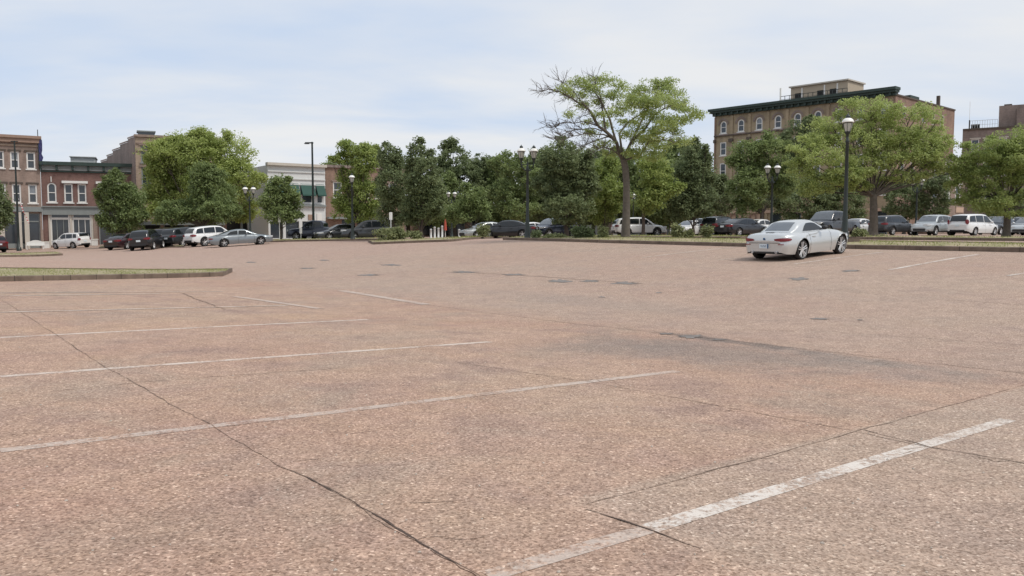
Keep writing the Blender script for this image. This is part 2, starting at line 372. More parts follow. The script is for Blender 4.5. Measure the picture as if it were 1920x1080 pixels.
# painted stall lines (lines of constant v)
A2 = lambda *p: [at(*q)[:2] for q in p]
for pts, w, mt in [([(915, 1080), (1212, 993)], .115, m_paint_faint), ([(1212, 993), (1890, 787)], .125, m_paint_new),
                   ([(0, 845), (640, 771), (1270, 696)], .12, m_paint_faint), ([(0, 706), (920, 641)], .12, m_paint),
                   ([(0, 633), (690, 599)], .12, m_paint), ([(0, 586), (540, 573)], .13, m_paint), ([(0, 555), (300, 551)], .14, m_paint), ([(0, 549), (420, 547)], .12, m_paint_faint),
                   ([(640, 545), (800, 571)], .26, m_paint_faint), ([(440, 556), (600, 579)], .2, m_paint_faint),
                   ([(1205, 483), (1385, 463)], .11, m_paint), ([(1345, 488), (1440, 478)], .1, m_paint_faint), ([(1490, 495), (1655, 473)], .12, m_paint), ([(1668, 506), (1835, 477)], .14, m_paint_new), ([(1890, 517), (1945, 509)], .12, m_paint_new),
                   ([(1075, 473), (1225, 460)], .1, m_paint_faint), ([(860, 462), (985, 449)], .14, m_paint_faint)]:
    drape(A2(*pts), w, .002 if pts[0][1] > 600 else .006).build('painted_line', mt, lot)
# joints and cracks, on the grid of slabs
for pts, w in [([(905, 1085), (650, 935)], .022), ([(650, 935), (520, 870), (400, 800), (200, 690), (0, 560)], .014), ([(860, 680), (1100, 715), (1600, 808), (1740, 838), (1960, 876)], .013),
               ([(800, 572), (1100, 610), (1290, 630), (1600, 665), (1960, 705)], .02), ([(1100, 955), (1212, 993), (1310, 1030)], .018), ([(1100, 946), (1300, 893), (1620, 806), (1740, 772), (1950, 712)], .012),
               ([(100, 733), (270, 716), (500, 700), (650, 690)], .012), ([(340, 550), (420, 580)], .045), ([(770, 943), (850, 940)], .01), ([(1620, 806), (1740, 838)], .015),
               ([(850, 509), (985, 517), (1205, 532)], .05), ([(1500, 540), (1700, 556), (1950, 575)], .015), ([(1150, 612), (1560, 622), (1960, 650)], .012)]:
    drape(A2(*pts), w * .8, .0035 if pts[0][1] > 600 else .008, jit=w * .6, step=.07).build('expansion_joint', m_joint, lot)
for _ in range(26):
    px_, py_ = random.choice([(650, 935), (780, 1010), (520, 870), (1212, 993), (1400, 865), (1620, 806), (1740, 838), (1840, 855), (1100, 715), (1350, 762), (400, 800), (300, 745), (1290, 632), (1450, 650), (1600, 668), (1700, 675)])
    px_ += random.uniform(-60, 60); py_ += random.uniform(-8, 8); pts = [(px_, py_)]; dx_ = random.choice((-1, 1)); k_ = (py_ - 430) / 500
    for _ in range(random.randint(2, 5)): pts.append((pts[-1][0] + dx_ * random.uniform(12, 34) * k_, min(1078, pts[-1][1] + random.uniform(-6, 8) * k_)))
    drape(A2(*pts), .008, .003, jit=.004, step=.04, taper=True).build('crack', m_joint, lot)
m_joint2 = mat('open_dark_joint', (.075, .05, .038), .95, var=.6, scale=9)
for pts, w in (([(905, 1085), (790, 1018), (650, 935)], .013), ([(1108, 958), (1212, 993), (1275, 1016)], .012), ([(560, 888), (650, 935)], .008), ([(1700, 825), (1745, 839), (1800, 848)], .008)):
    drape(A2(*pts), w, .0045, jit=w * .35, step=.05, taper=True).build('open_joint', m_joint2, lot)
# tar repairs
def blob(px, py, rx, ry, lift=.007):
    cx, cy, _ = at(px, py); a = at(px + rx, py)[:2]; b = at(px, py + ry)[:2]; c = np.array((cx, cy)); e1 = a - c; e2 = b - c; pts = []
    for k in range(22):
        t = 2 * math.pi * k / 22; r = random.uniform(.35, 1.2); q_ = c + (e1 * math.cos(t) + e2 * math.sin(t)) * r; pts.append((q_[0], q_[1], float(gz(*q_)) + lift))
    m = M(); ctr = (cx, cy, float(gz(cx, cy)) + lift)
    for k in range(22): m.quad(ctr, pts[(k + 1) % 22], pts[k])
    return m.build('tar_patch', m_tar, lot)
for a in [(690, 516, 28, 2.2), (732, 497, 24, 2), (870, 510, 30, 2.2), (962, 515, 22, 1.6), (1050, 527, 22, 3), (1108, 527, 20, 2), (1172, 531, 32, 3.2), (1297, 631, 24, 4), (1250, 626, 16, 1.6), (1350, 637, 18, 1.6), (1500, 523, 20, 3), (1596, 508, 18, 2.6), (1537, 598, 20, 2),
          (470, 492, 10, 1.2), (608, 488, 12, 1.2), (577, 503, 16, 1.2), (1128, 557, 9, 1.2), (1235, 549, 8, 1), (1612, 600, 6, 1)]: blob(*a)
# small litter of leaves and pebbles near the camera
m = M()
for _ in range(420):
    y = 3.2 + 14 * random.random() ** 1.6; x = random.uniform(-.75, .75) * y; s_ = random.uniform(.004, .013); a = random.uniform(0, 6.3); z = float(gz(x, y))
    ring = [(x + s_ * random.uniform(.6, 1.2) * math.cos(a + k * 1.57), y + s_ * random.uniform(.6, 1.2) * math.sin(a + k * 1.57), z + .002) for k in range(4)]
    for k in range(4): m.quad(ring[k], ring[(k + 1) % 4], (x, y, z + s_ * random.uniform(.6, 1.0)))
tag(m.build('loose_pebbles', mat('pebbles', (.46, .40, .34), .8, var=.6, scale=3)), 'tiny loose pebbles scattered over the near pavement', kind='stuff')

# ------------------------------------------------------------------ planted islands with kerbs
def island(front, back, n=40, kh=.15, kw=.17, label='', grass=0, gh=(.03, .07), tops=.0):
    """front and back are polylines of world (x, y) running left to right"""
    def rs(pl):
        pl = [np.array(p[:2], float) for p in pl]; d = [0]
        for a, b in zip(pl[:-1], pl[1:]): d.append(d[-1] + np.linalg.norm(b - a))
        t = np.linspace(0, d[-1], n); return np.stack([np.interp(t, d, [p[0] for p in pl]), np.interp(t, d, [p[1] for p in pl])], -1)
    f, b = rs(front), rs(back)
    w = np.linalg.norm(b - f, axis=1, keepdims=True); e = (b - f) / np.maximum(w, 1e-6)
    root = M(); rows = []
    cols = 7; fi, bi = f + e * kw, b - e * kw
    for i in range(n):
        rows.append([((fi[i] * (1 - t) + bi[i] * t)[0], (fi[i] * (1 - t) + bi[i] * t)[1], float(gz(*(fi[i] * (1 - t) + bi[i] * t))) + kh - .03 + .05 * math.sin(math.pi * t) + random.uniform(-.008, .008)) for t in np.linspace(0, 1, cols)])
    isl = root.grid([r for r in rows]).build('planting_island', m_soil, smooth=True)
    isl.data.flip_normals()
    tag(isl, label, 'planting bed', kind=None)
    def kerb(P, Q):
        m = M(); R = []
        for p, q_ in zip(P, Q):
            z, z2 = float(gz(*p)), float(gz(*q_)); c = .02; d = (q_ - p) / (np.linalg.norm(q_ - p) + 1e-9)
            j = random.uniform(-.004, .004); p2 = p + d * c
            R.append([(p[0], p[1], z - .03), (p[0], p[1], z + kh - c + j), (p2[0], p2[1], z + kh + j), (q_[0], q_[1], z2 + kh + j), (q_[0], q_[1], z2 - .03)])
        ko = m.grid(R).build('kerb', m_kerb, isl)
        if len(P) > 10:
            jm = M()
            for i in range(2, len(P) - 2, 3):
                p, q_ = np.array(P[i]), np.array(Q[i]); t_ = np.array(P[i + 1]) - p; t_ = t_ / np.linalg.norm(t_) * .012; d = (q_ - p) / (np.linalg.norm(q_ - p) + 1e-9) * .004; z = float(gz(*p))
                a_, b_3, c_3 = p - d, p - d + t_, q_ + t_
                jm.quad((a_[0], a_[1], z), (b_3[0], b_3[1], z), (b_3[0], b_3[1], z + kh + .003), (a_[0], a_[1], z + kh + .003)).quad((a_[0], a_[1], z + kh + .008), (b_3[0], b_3[1], z + kh + .008), (c_3[0], c_3[1], z + kh + .008), (q_[0], q_[1], z + kh + .008))
            jm.build('kerb_joint', m_under, ko)['kind'] = 'stuff'
        return ko
    kerb(f, fi); kerb(b, bi)
    kerb([f[0] + (b[0] - f[0]) * t for t in np.linspace(0, 1, 6)], [fi[0] + (f[1] - f[0]) / np.linalg.norm(f[1] - f[0]) * kw + (bi[0] - fi[0]) * t for t in np.linspace(0, 1, 6)])
    kerb([f[-1] + (b[-1] - f[-1]) * t for t in np.linspace(0, 1, 6)], [fi[-1] - (f[-1] - f[-2]) / np.linalg.norm(f[-1] - f[-2]) * kw + (bi[-1] - fi[-1]) * t for t in np.linspace(0, 1, 6)])
    if grass:
        i = rng.integers(0, n - 1, grass); s = rng.random(grass)[:, None]; t = rng.random(grass)[:, None]
        keep = np.sin(i * .9 + t[:, 0] * 5) + rng.normal(0, .8, grass) > -.5; i, s, t = i[keep], s[keep], t[keep]
        p = (fi[i] * (1 - s) + fi[i + 1] * s) * (1 - t) + (bi[i] * (1 - s) + bi[i + 1] * s) * t
        z = gz(p[:, 0], p[:, 1]) + kh - .03 + .05 * np.sin(np.pi * t[:, 0]); k = len(p)
        h = rng.uniform(*gh, k); a = rng.uniform(0, 6.28, k); ln = rng.normal(0, .5, (k, 2)) * h[:, None]; wd = .006 + h * .12
        v0 = np.stack([p[:, 0] - np.cos(a) * wd, p[:, 1] - np.sin(a) * wd, z - .01], -1); v1 = np.stack([p[:, 0] + np.cos(a) * wd, p[:, 1] + np.sin(a) * wd, z - .01], -1)
        v2 = np.stack([p[:, 0] + ln[:, 0], p[:, 1] + ln[:, 1], z + h], -1)
        V = np.stack([v0, v1, v2], 1).reshape(-1, 3); me = bpy.data.meshes.new('grass'); np_mesh(me, V, np.arange(3 * k).reshape(-1, 3)); me.materials.append(m_grass)
        a_ = me.attributes.new('tint', 'FLOAT', 'POINT'); a_.data.foreach_set('value', np.repeat(rng.random(k), 3).astype(np.float32))
        g = bpy.data.objects.new('grass', me); scene.collection.objects.link(g); g.parent = isl; g['kind'] = 'stuff'
    return isl
P2 = lambda px, py: at(px, py)[:2]
# near left
fl, fr = P2(-330, 537), P2(418, 518); bl, br_ = P2(-330, 507.5), P2(438, 507)
f_mid = P2(0, 528)
island([fl, f_mid, fr], [fl + (f_mid - fr) * 0 + np.array((-1.5, 4.6)), P2(0, 509), P2(436, 510)], 44, .16, .2, 'near grass island with a dark kerb at the left edge of the lot', 9000, (.02, .05))
# far left strip
island([P2(-200, 482), P2(118, 479)], [P2(-200, 476), P2(100, 475.2)], 30, .16, .25, 'narrow dark kerbed strip in front of the three storey building', 1500, (.04, .1))
# right: front kerb of constant u ~29.6 .. 32
rkpts = [xy(32.6, 41.2), xy(30.6, 30), xy(29.65, 21), xy(29.6, 10), xy(29.7, -14)]
rbpts = [xy(35.5, 40.5), xy(35.3, 32), xy(34.4, 22), xy(33.0, 10), xy(33.0, -14)]
island(rkpts, rbpts, 90, .16, .18, 'long grassy island with the leaning locust tree and front kerb behind the silver roadster', 15000, (.03, .08))
# second island on the right
island([xy(43.5, 27.8), xy(43.6, 10), xy(43.6, -10)], [xy(47.5, 27.8), xy(47.5, 10), xy(47.5, -10)], 60, .15, .2, 'second kerbed bed with yellow green locusts in front of the parked row', 6000, (.04, .10))
island([xy(37.5, 40), xy(39.5, 34), xy(41.5, 29.5)], [xy(41.0, 41), xy(43.5, 36), xy(43.2, 29.6)], 24, .15, .2, 'curved kerbed bed end behind the leaning locust', 3000, (.04, .10))
# middle left islands
island([P2(700, 458.5), P2(850, 453), P2(952, 446.5)], [P2(690, 454), P2(850, 449.2), P2(955, 444.6)], 36, .15, .2, 'middle island with olive shrubs under the dense dark tree', 4000, (.04, .12))
island([P2(470, 455.5), P2(555, 453), P2(715, 450.5)], [P2(470, 453), P2(555, 451), P2(715, 448.8)], 36, .15, .2, 'narrow kerbed strip between the lot and the dark parked cars', 2500, (.04, .12))
island([P2(185, 466), P2(260, 464.5), P2(345, 464)], [P2(190, 463.6), P2(260, 462.8), P2(345, 462.4)], 20, .12, .25, 'reddish mulch bed beside the black car on the left', 300, (.04, .1))
# pavement along the left street and a pale footpath behind the long island
def sheet(name, pts4, mt, label, lift=.02, n=24):
    a, b, c, d = [np.array(p[:2], float) for p in pts4]; rows = []
    for i in range(n + 1):
        s_ = i / n; l, r = a * (1 - s_) + d * s_, b * (1 - s_) + c * s_
        rows.append([((l * (1 - t) + r * t)[0], (l * (1 - t) + r * t)[1], float(gz(*(l * (1 - t) + r * t))) + lift) for t in np.linspace(0, 1, n + 1)])
    o = M().grid(rows).build(name, mt); tag(o, label, kind='structure'); return o
m_street = mat('grey_asphalt_street', (.26, .215, .185), .9, var=.25, scale=1.5)
m_walk = mat('pale_footpath', (.34, .29, .25), .9, var=.2, scale=2)

# ------------------------------------------------------------------ buildings
def wall_mesh(w, h, holes, depth=.22, y=0):
    m = M(); xs = sorted({0, w, *[a for o in holes for a in (o[0], o[2])]}); zs = sorted({0, h, *[a for o in holes for a in (o[1], o[3])]})
    for i in range(len(xs) - 1):
        for j in range(len(zs) - 1):
            cx, cz = (xs[i] + xs[i + 1]) / 2, (zs[j] + zs[j + 1]) / 2
            if any(o[0] < cx < o[2] and o[1] < cz < o[3] for o in holes): continue
            m.quad((xs[i], y, zs[j]), (xs[i + 1], y, zs[j]), (xs[i + 1], y, zs[j + 1]), (xs[i], y, zs[j + 1]))
    for o in holes:
        x0, z0, x1, z1 = o[:4]
        m.quad((x0, y, z0), (x0, y, z1), (x0, y + depth, z1), (x0, y + depth, z0)).quad((x1, y, z0), (x1, y + depth, z0), (x1, y + depth, z1), (x1, y, z1))
        m.quad((x0, y, z1), (x1, y, z1), (x1, y + depth, z1), (x0, y + depth, z1)).quad((x0, y, z0), (x0, y + depth, z0), (x1, y + depth, z0), (x1, y, z0))
        if len(o) > 4 and o[4]:      # round arched head: brick spandrels fill the corners
            r = (x1 - x0) / 2; c = (x0 + x1) / 2; zc = z1 - r
            for sgn in (-1, 1):
                pts = [(c + sgn * r * math.cos(t), y + .01, zc + r * math.sin(t)) for t in np.linspace(0, math.pi / 2, 7)]
                for p, q_ in zip(pts[:-1], pts[1:]): m.quad((c + sgn * r, y + .01, z1), p, q_)
    return m
_wc = {}
def window(parent, x, z, w, h, arch=False, fmat=None, gmat=None, frame=.14, y=.12, sill=True, lintel=None, lmat=None, rail=True, name='window', gl=None):
    fmat = fmat or m_white; gmat = gmat or m_glass
    key = (round(w, 2), round(h, 2), arch, fmat.name, gmat.name, frame, sill, lintel, rail)
    if key not in _wc:
        m = M(); fr = frame
        if arch:
            r = w / 2; zc = h - r
            m.box(0, -.06, 0, fr, .04, zc).box(w - fr, -.06, 0, w, .04, zc).box(fr, -.06, 0, w - fr, .04, fr)
            ts = np.linspace(0, math.pi, 13)
            m.grid([[(r + r * math.cos(t), -.06, zc + r * math.sin(t)), (r + (r - fr) * math.cos(t), -.06, zc + (r - fr) * math.sin(t)), (r + (r - fr) * math.cos(t), .04, zc + (r - fr) * math.sin(t))] for t in ts])
        else:
            m.box(0, -.06, 0, fr, .04, h).box(w - fr, -.06, 0, w, .04, h).box(fr, -.06, 0, w - fr, .04, fr).box(fr, -.06, h - fr, w - fr, .04, h)
        if rail: m.box(fr, -.05, h * .5 - .04, w - fr, .03, h * .5 + .04)
        fm = m.mesh(name, fmat)
        if arch:
            r = w / 2 - fr; zc = h - w / 2; p = M(); pts = [(w / 2 + r * math.cos(t), .02, zc + r * math.sin(t)) for t in np.linspace(0, math.pi, 11)]
            p.v = [(w / 2, .02, zc)] + pts + [(fr, .02, h * .5), (w - fr, .02, h * .5)]; p.f = [(0, i + 1, i + 2) for i in range(10)] + [(0, 11, 12), (0, 12, 13), (0, 13, 1)]
            up = p.mesh('pane', gmat)
        else: up = M().quad((fr, .02, h * .5), (w - fr, .02, h * .5), (w - fr, .02, h - fr), (fr, .02, h - fr)).mesh('pane', gmat)
        lo = M().quad((fr, .03, fr), (w - fr, .03, fr), (w - fr, .03, h * .5), (fr, .03, h * .5)).mesh('pane', gl or gmat)
        sm = M().box(-.12, -.22, -.12, w + .12, .0, -.003).mesh('sill', fmat) if sill else None
        lm = M().box(-.2, -.2, h + .003, w + .2, .0, h + lintel).mesh('lintel', lmat or fmat) if lintel else None
        _wc[key] = (fm, up, lo, sm, lm)
    fm, up, lo, sm, lm = _wc[key]; o = link(name, fm, parent, (x, y, z)); link('pane', up, o); link('pane', lo, o)
    if sm: link('sill', sm, o)
    if lm: link('lintel', lm, o)
    return o
def bld(name, p0, p1, label, cat='building'):
    """empty at the left base corner of the facade, local x along the facade"""
    x0, y0 = p0; x1, y1 = p1; L = math.hypot(x1 - x0, y1 - y0)
    z = min(float(gz(x0, y0)), float(gz(x1, y1)))
    return empty(name, (x0, y0, z), math.atan2(y1 - y0, x1 - x0), label, cat), L, z
b_red = brick_mat('dark_red_brick', (.155, .078, .064), (.21, .108, .09), (.26, .19, .165))
b_brown = brick_mat('weathered_brown_brick', (.235, .168, .135), (.31, .23, .188), (.36, .28, .24))
b_tan = brick_mat('tan_brown_brick', (.33, .245, .18), (.42, .315, .235), (.38, .31, .25))
b_hotel = brick_mat('tan_hotel_brick', (.33, .26, .165), (.41, .325, .215), (.36, .3, .22), .35)
b_hotelred = brick_mat('rusty_red_hotel_brick', (.23, .14, .10), (.30, .185, .14), (.28, .22, .17), .4)
b_grey = brick_mat('grey_brown_brick', (.215, .165, .145), (.285, .22, .195), (.28, .24, .21))
m_green = mat('dark_green_cornice', (.028, .05, .042), .6, var=.3)
m_greytrim = mat('grey_painted_trim', (.22, .24, .235), .6, var=.15)
m_frieze = mat('pale_grey_frieze', (.42, .45, .45), .7, var=.25, scale=4)
m_terra = mat('orange_terracotta_coping', (.30, .205, .155), .8, var=.25)
m_cream = mat('cream_stone', (.52, .48, .42), .8, var=.12)
m_roof = mat('dark_flat_roof', (.07, .07, .07), .9)
m_grn_awn = mat('green_canvas', (.025, .075, .06), .8, var=.15)
m_tan = mat('tan_panel', (.43, .36, .27), .8, var=.1)
m_lpanel = mat('white_siding', (.62, .63, .62), .65, var=.06)
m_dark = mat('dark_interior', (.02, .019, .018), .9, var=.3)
m_pinkwall = mat('pink_buff_plaster', (.50, .36, .27), .85, var=.12, scale=1)

def shell(e, L, H, D, holes, wm_, rm=None, side_l=True):
    w = wall_mesh(L, H, holes); w.quad((0, D, 0), (0, 0, 0), (0, 0, H), (0, D, H)).quad((L, 0, 0), (L, D, 0), (L, D, H), (L, 0, H)).quad((L, D, 0), (0, D, 0), (0, D, H), (L, D, H))
    o = w.build('wall', wm_, e); M().box(.25, .25, H - .6, L - .25, D - .25, H - .35).build('roof', rm or m_roof, e); return o
# B1 three storey brick building, far left
YA = 91.5; pa = (PX(-190, 83.5), 83.5); pb = (PX(80, 90.5), 90.5)
e, L, z0 = bld('brick_building', pa, pb, 'three storey brown brick building with white framed windows at the far left')
ZT = PZ(256, 90.5) - z0; Z = lambda py: PZ(py, 90) - z0
sx = L / 270.0; X = lambda px: (px + 190) * sx
hl = []; W1 = []
for c in (-160, -125, -95, -63, -32, 0.5, 30, 62):
    W1.append((X(c) - .42, Z(317), .84, Z(285) - Z(317))); W1.append((X(c + 1) - .42, Z(381), .84, Z(345.5) - Z(381)))
hl = [(a, b, a + c, b + d) for a, b, c, d in W1]
shopz = Z(400); shops = [(X(-185), .1, X(-125), shopz), (X(-118), .1, X(-60), shopz), (X(-54), .1, X(-2), shopz), (X(3), .1, X(32), shopz), (X(36), .1, X(48), shopz), (X(50), .1, X(75), shopz)]
shell(e, L, ZT - .75, 20, hl + shops, b_brown)
for k, (a, b, c, d) in enumerate(W1): window(e, a, b, c, d, lintel=.2, lmat=m_darkbark if k % 2 == 0 else m_darkbark, gmat=m_glass if (k % 3) else m_glassl, gl=m_glass)
M().box(-.2, -.35, ZT - .747, L + .15, .3, ZT - .3).box(-.25, -.5, ZT - .297, L + .2, .3, ZT).build('cornice', m_terra, e)
M().box(-.1, -.12, ZT - 1.15, L + .05, .0, ZT - .98).build('string_course', b_tan, e)
M().box(-.1, -.25, Z(397), L + .1, -.003, Z(388)).build('shopfront_lintel', m_greytrim, e)
for c in (-122, -57, 0, 34, 49): M().box(X(c) - .25, -.22, 0, X(c) + .2, -.003, Z(398)).build('column', m_cream, e)
M().box(X(75.5), -.1, 0, L, -.003, Z(398)).build('brick_pier', b_brown, e)
for a, b, c, d in shops:
    o = M().box(a, .1, b, a + .1, .2, d).box(c - .1, .1, b, c, .2, d).box(a + .1, .1, d - .1, c - .1, .2, d).box(a + .1, .1, b + .5 * (d - b) * 1.5, c - .1, .2, b + .5 * (d - b) * 1.5 + .12).box(a + .1, .1, b, c - .1, .2, b + .5).build('shop_window', m_greytrim, e)
    M().quad((a, .19, b), (c, .19, b), (c, .19, d), (a, .19, d)).build('pane', m_glass, o)
# B2 two storey dark red brick
pc = (PX(80.6, 90.6), 90.6); pd_ = (PX(258, 94.5), 94.5)
e, L, z0 = bld('red_brick_building', pc, pd_, 'two storey dark red brick shop with green cornice and arched window')
Z = lambda py: PZ(py, 92) - z0; sx = L / 177.5; X = lambda px: (px - 80.5) * sx
H = Z(320)
wins = [(X(91), Z(380), X(107.5) - X(91), Z(343.5) - Z(380), True), (X(121.5), Z(380), X(137.5) - X(121.5), Z(345) - Z(380), False), (X(146.5), Z(380), X(162.5) - X(146.5), Z(345) - Z(380), False),
        (X(184), Z(380), X(200) - X(184), Z(345) - Z(380), False), (X(209), Z(380), X(225) - X(209), Z(345) - Z(380), False), (X(234), Z(380), X(250) - X(234), Z(343.5) - Z(380), True)]
shops = [(X(94), .3, X(130), Z(400)), (X(134), .3, X(170), Z(400)), (X(184), .3, X(216), Z(404)), (X(220), .3, X(252), Z(404))]
shell(e, L, H, 18, [(a, b, a + c, b + d, ar) for a, b, c, d, ar in wins] + shops, b_red)
for a, b, c, d, ar in wins: window(e, a, b, c, d, arch=ar, lintel=None)
for a, b in ((118, 166), (181, 229)): M().box(X(a), -.24, Z(344), X(b), -.003, Z(339.5)).build('window_hood', m_white, e)
M().box(X(98.2), -.15, Z(342), X(99.6), -.003, Z(332)).build('keystone', m_white, e)
M().box(0, -.06, H, L, .3, Z(311)).build('frieze', m_frieze, e)
for k in range(6):
    a = X(86 + k * 29); M().box(a, -.14, H + .15, a + 1.2, -.063, Z(313)).build('frieze_panel', m_greytrim, e)
    M().box(a - .38, -.4, H, a - .18, -.063, Z(310)).build('bracket', m_green, e)
M().box(-.05, -.55, Z(311) + .003, L, .3, Z(304.5)).box(-.05, -.12, H - .22, L, -.003, H - .05).build('cornice', m_green, e)
M().box(.02, -.3, Z(403), L - .02, -.003, Z(389)).build('shopfront_lintel', m_greytrim, e)
M().box(.02, -.45, Z(389) + .003, L - .02, -.003, Z(387)).build('shopfront_cornice', m_greytrim, e)
for a, b, c, d in shops[:2]:
    zt_ = Z(410)
    o = M().box(a, .02, b, a + .16, .2, d).box(c - .16, .02, b, c, .2, d).box(a + .16, .02, zt_ - .12, c - .16, .2, zt_ + .12).box(a + .16, .02, d - .1, c - .16, .2, d).box(a + .16, .02, b, c - .16, .2, b + .35).build('shop_window', m_white, e)
    M().quad((a, .15, b), (c, .15, b), (c, .15, d), (a, .15, d)).build('pane', m_glass, o)
    for k in range(1, 3): M().box(a + (c - a) * k / 3 - .03, .05, b + .36, a + (c - a) * k / 3 + .03, .14, zt_ - .125).build('mullion', m_greytrim if a < X(120) else m_white, o)
M().box(X(130) + .02, -.12, 0, X(134) - .02, .1, Z(402)).build('column', m_cream, e)
M().box(X(91), -.1, 0, X(94), .05, Z(402)).box(X(170), -.1, 0, X(173), .05, Z(402)).build('column', m_cream, e)
M().box(X(173.5), -.14, 0, X(181), -.003, Z(402)).build('brick_pier', b_brown, e)
for a, b, c, d in shops[2:]:
    o = M().box(a, .02, b, a + .1, .2, d).box(c - .1, .02, b, c, .2, d).box(a + .1, .02, d - .1, c - .1, .2, d).build('shop_window', m_greytrim, e); M().quad((a, .15, b), (c, .15, b), (c, .15, d), (a, .15, d)).build('pane', m_glass, o)
sk = M().box(X(129), 5, H - .3, X(177), 9, Z(288)).box(X(127), 4.8, Z(288) + .003, X(179), 9.2, Z(286.5)).build('roof_monitor', m_frieze, e)
# B3 stepped gable
pe = (PX(258.5, 92.5), 92.5); pf = (PX(420, 96.5), 96.5)
e, L, z0 = bld('gabled_brick_building', pe, pf, 'tall brown brick building with stepped side parapet behind the big yellow green tree')
Z = lambda py: PZ(py, 93) - z0; sx = L / 161.5; X = lambda px: (px - 258.5) * sx; H = Z(257)
wl = [(X(c), Z(352), 1.0, 2.3) for c in (268, 295, 322, 350, 378)] + [(X(c), Z(305), 1.0, 1.9) for c in (268, 295, 322, 350, 378)]
sh = [(X(265), .3, X(300), Z(420)), (X(306), .3, X(345), Z(420)), (X(350), .3, X(412), Z(420))]
w = wall_mesh(L, H, [(a, b, a + c, b + d) for a, b, c, d in wl] + sh)
w.quad((L, 0, 0), (L, 14, 0), (L, 14, H), (L, 0, H)).quad((0, 0, 0), (0, 0, H), (0, 9, H), (0, 9, 0)).build('wall', b_tan, e)
for a, b, c, d in wl: window(e, a, b, c, d, lintel=.25, lmat=b_brown, gmat=m_glass, fmat=m_greytrim)
for a, b, c, d in sh:
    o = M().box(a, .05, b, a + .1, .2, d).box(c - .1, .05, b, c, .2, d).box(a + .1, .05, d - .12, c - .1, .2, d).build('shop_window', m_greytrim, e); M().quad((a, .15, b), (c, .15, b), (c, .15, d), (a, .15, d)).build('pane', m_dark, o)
M().box(0, -1.3, Z(422), L, -.003, Z(415)).build('awning', m_greytrim, e)
M().box(-.1, -.2, H, L + .1, .35, H + .25).build('coping', b_brown, e)
for zz in (Z(270), Z(284)): M().box(.1, -.1, zz, L, -.003, zz + .15).build('string_course', b_brown, e)
# stepped side wall, running back to the left
ez = e.rotation_euler.z; ex, ey = pe; lx, ly = PX(194, 107) - ex, 107 - ey; c_, s_ = math.cos(-ez), math.sin(-ez); tx, ty = lx * c_ - ly * s_, lx * s_ + ly * c_
st = [(0, .18, 0), (.18, .4, -.35), (.4, .62, -.8), (.62, .8, -1.25), (.8, 1.0, -1.7)]
m = M(); m2 = M(); nn = np.array((ty, -tx)) / math.hypot(tx, ty) * -.3
for a, b, dz in st:
    A_, B_ = (tx * a, ty * a), (tx * b, ty * b); h = H + dz + .1 * a
    m.quad((B_[0], B_[1], 0), (A_[0], A_[1], 0), (A_[0], A_[1], h), (B_[0], B_[1], h))
    q0, q1 = (A_[0] - nn[0], A_[1] - nn[1]), (B_[0] - nn[0], B_[1] - nn[1])
    m.quad((q0[0], q0[1], 0), (q1[0], q1[1], 0), (q1[0], q1[1], h), (q0[0], q0[1], h)).quad((A_[0], A_[1], h), (q0[0], q0[1], h), (q1[0], q1[1], h), (B_[0], B_[1], h)).quad((B_[0], B_[1], h), (q1[0], q1[1], h), (q1[0], q1[1], 0), (B_[0], B_[1], 0))
    u_ = nn * .25; m2.quad((B_[0] + u_[0], B_[1] + u_[1], h), (A_[0] + u_[0], A_[1] + u_[1], h), (A_[0] + u_[0], A_[1] + u_[1], h + .16), (B_[0] + u_[0], B_[1] + u_[1], h + .16)).quad((A_[0] + u_[0], A_[1] + u_[1], h + .16), (q0[0], q0[1], h + .16), (q1[0], q1[1], h + .16), (B_[0] + u_[0], B_[1] + u_[1], h + .16))
m.build('side_wall', b_grey, e); m2.build('stepped_coping', b_brown, e)
M().quad((0, .3, H - .5), (L - .3, .3, H - .5), (L - .3, 13.7, H - .5), (tx * .95, ty * .95, H - 2.2)).build('roof', m_roof, e)
t = M().box(.4, 3.6, H - .5, 2.2, 5.4, H + .95).build('roof_vent', m_glass, e); M().box(.3, 3.5, H + .953, 2.3, 5.5, H + 1.1).build('vent_cap', m_greytrim, t)
# low link building between B3 and B4 (behind the big tree) plus kiosk
pg = (PX(420.5, 96.6), 96.6); ph = (PX(503, 99), 99)
e, L, z0 = bld('brick_building', pg, ph, 'low brick storefront with tan doorway half hidden behind the grey coupe')
Z = lambda py: PZ(py, 97) - z0; X = lambda px: (px - 420.5) * L / 82.5
shell(e, L, Z(330), 10, [(X(425), .1, X(450), Z(405)), (X(455), .1, X(468), Z(405)), (X(488), .1, X(502), Z(405))], b_red)
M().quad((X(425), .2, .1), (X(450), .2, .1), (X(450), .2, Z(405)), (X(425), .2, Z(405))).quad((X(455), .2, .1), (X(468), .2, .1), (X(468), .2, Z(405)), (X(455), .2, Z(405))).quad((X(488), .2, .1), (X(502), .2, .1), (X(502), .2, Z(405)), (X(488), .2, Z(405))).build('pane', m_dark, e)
M().box(X(470), -.15, 0, X(486), -.003, Z(418)).build('door', m_tan, e); M().box(X(466), -1.0, Z(418) + .003, X(500), -.003, Z(414)).build('door_canopy', m_white, e)
M().box(X(450.5), -.2, 0, X(454.5), -.003, Z(405)).build('column', m_greytrim, e)
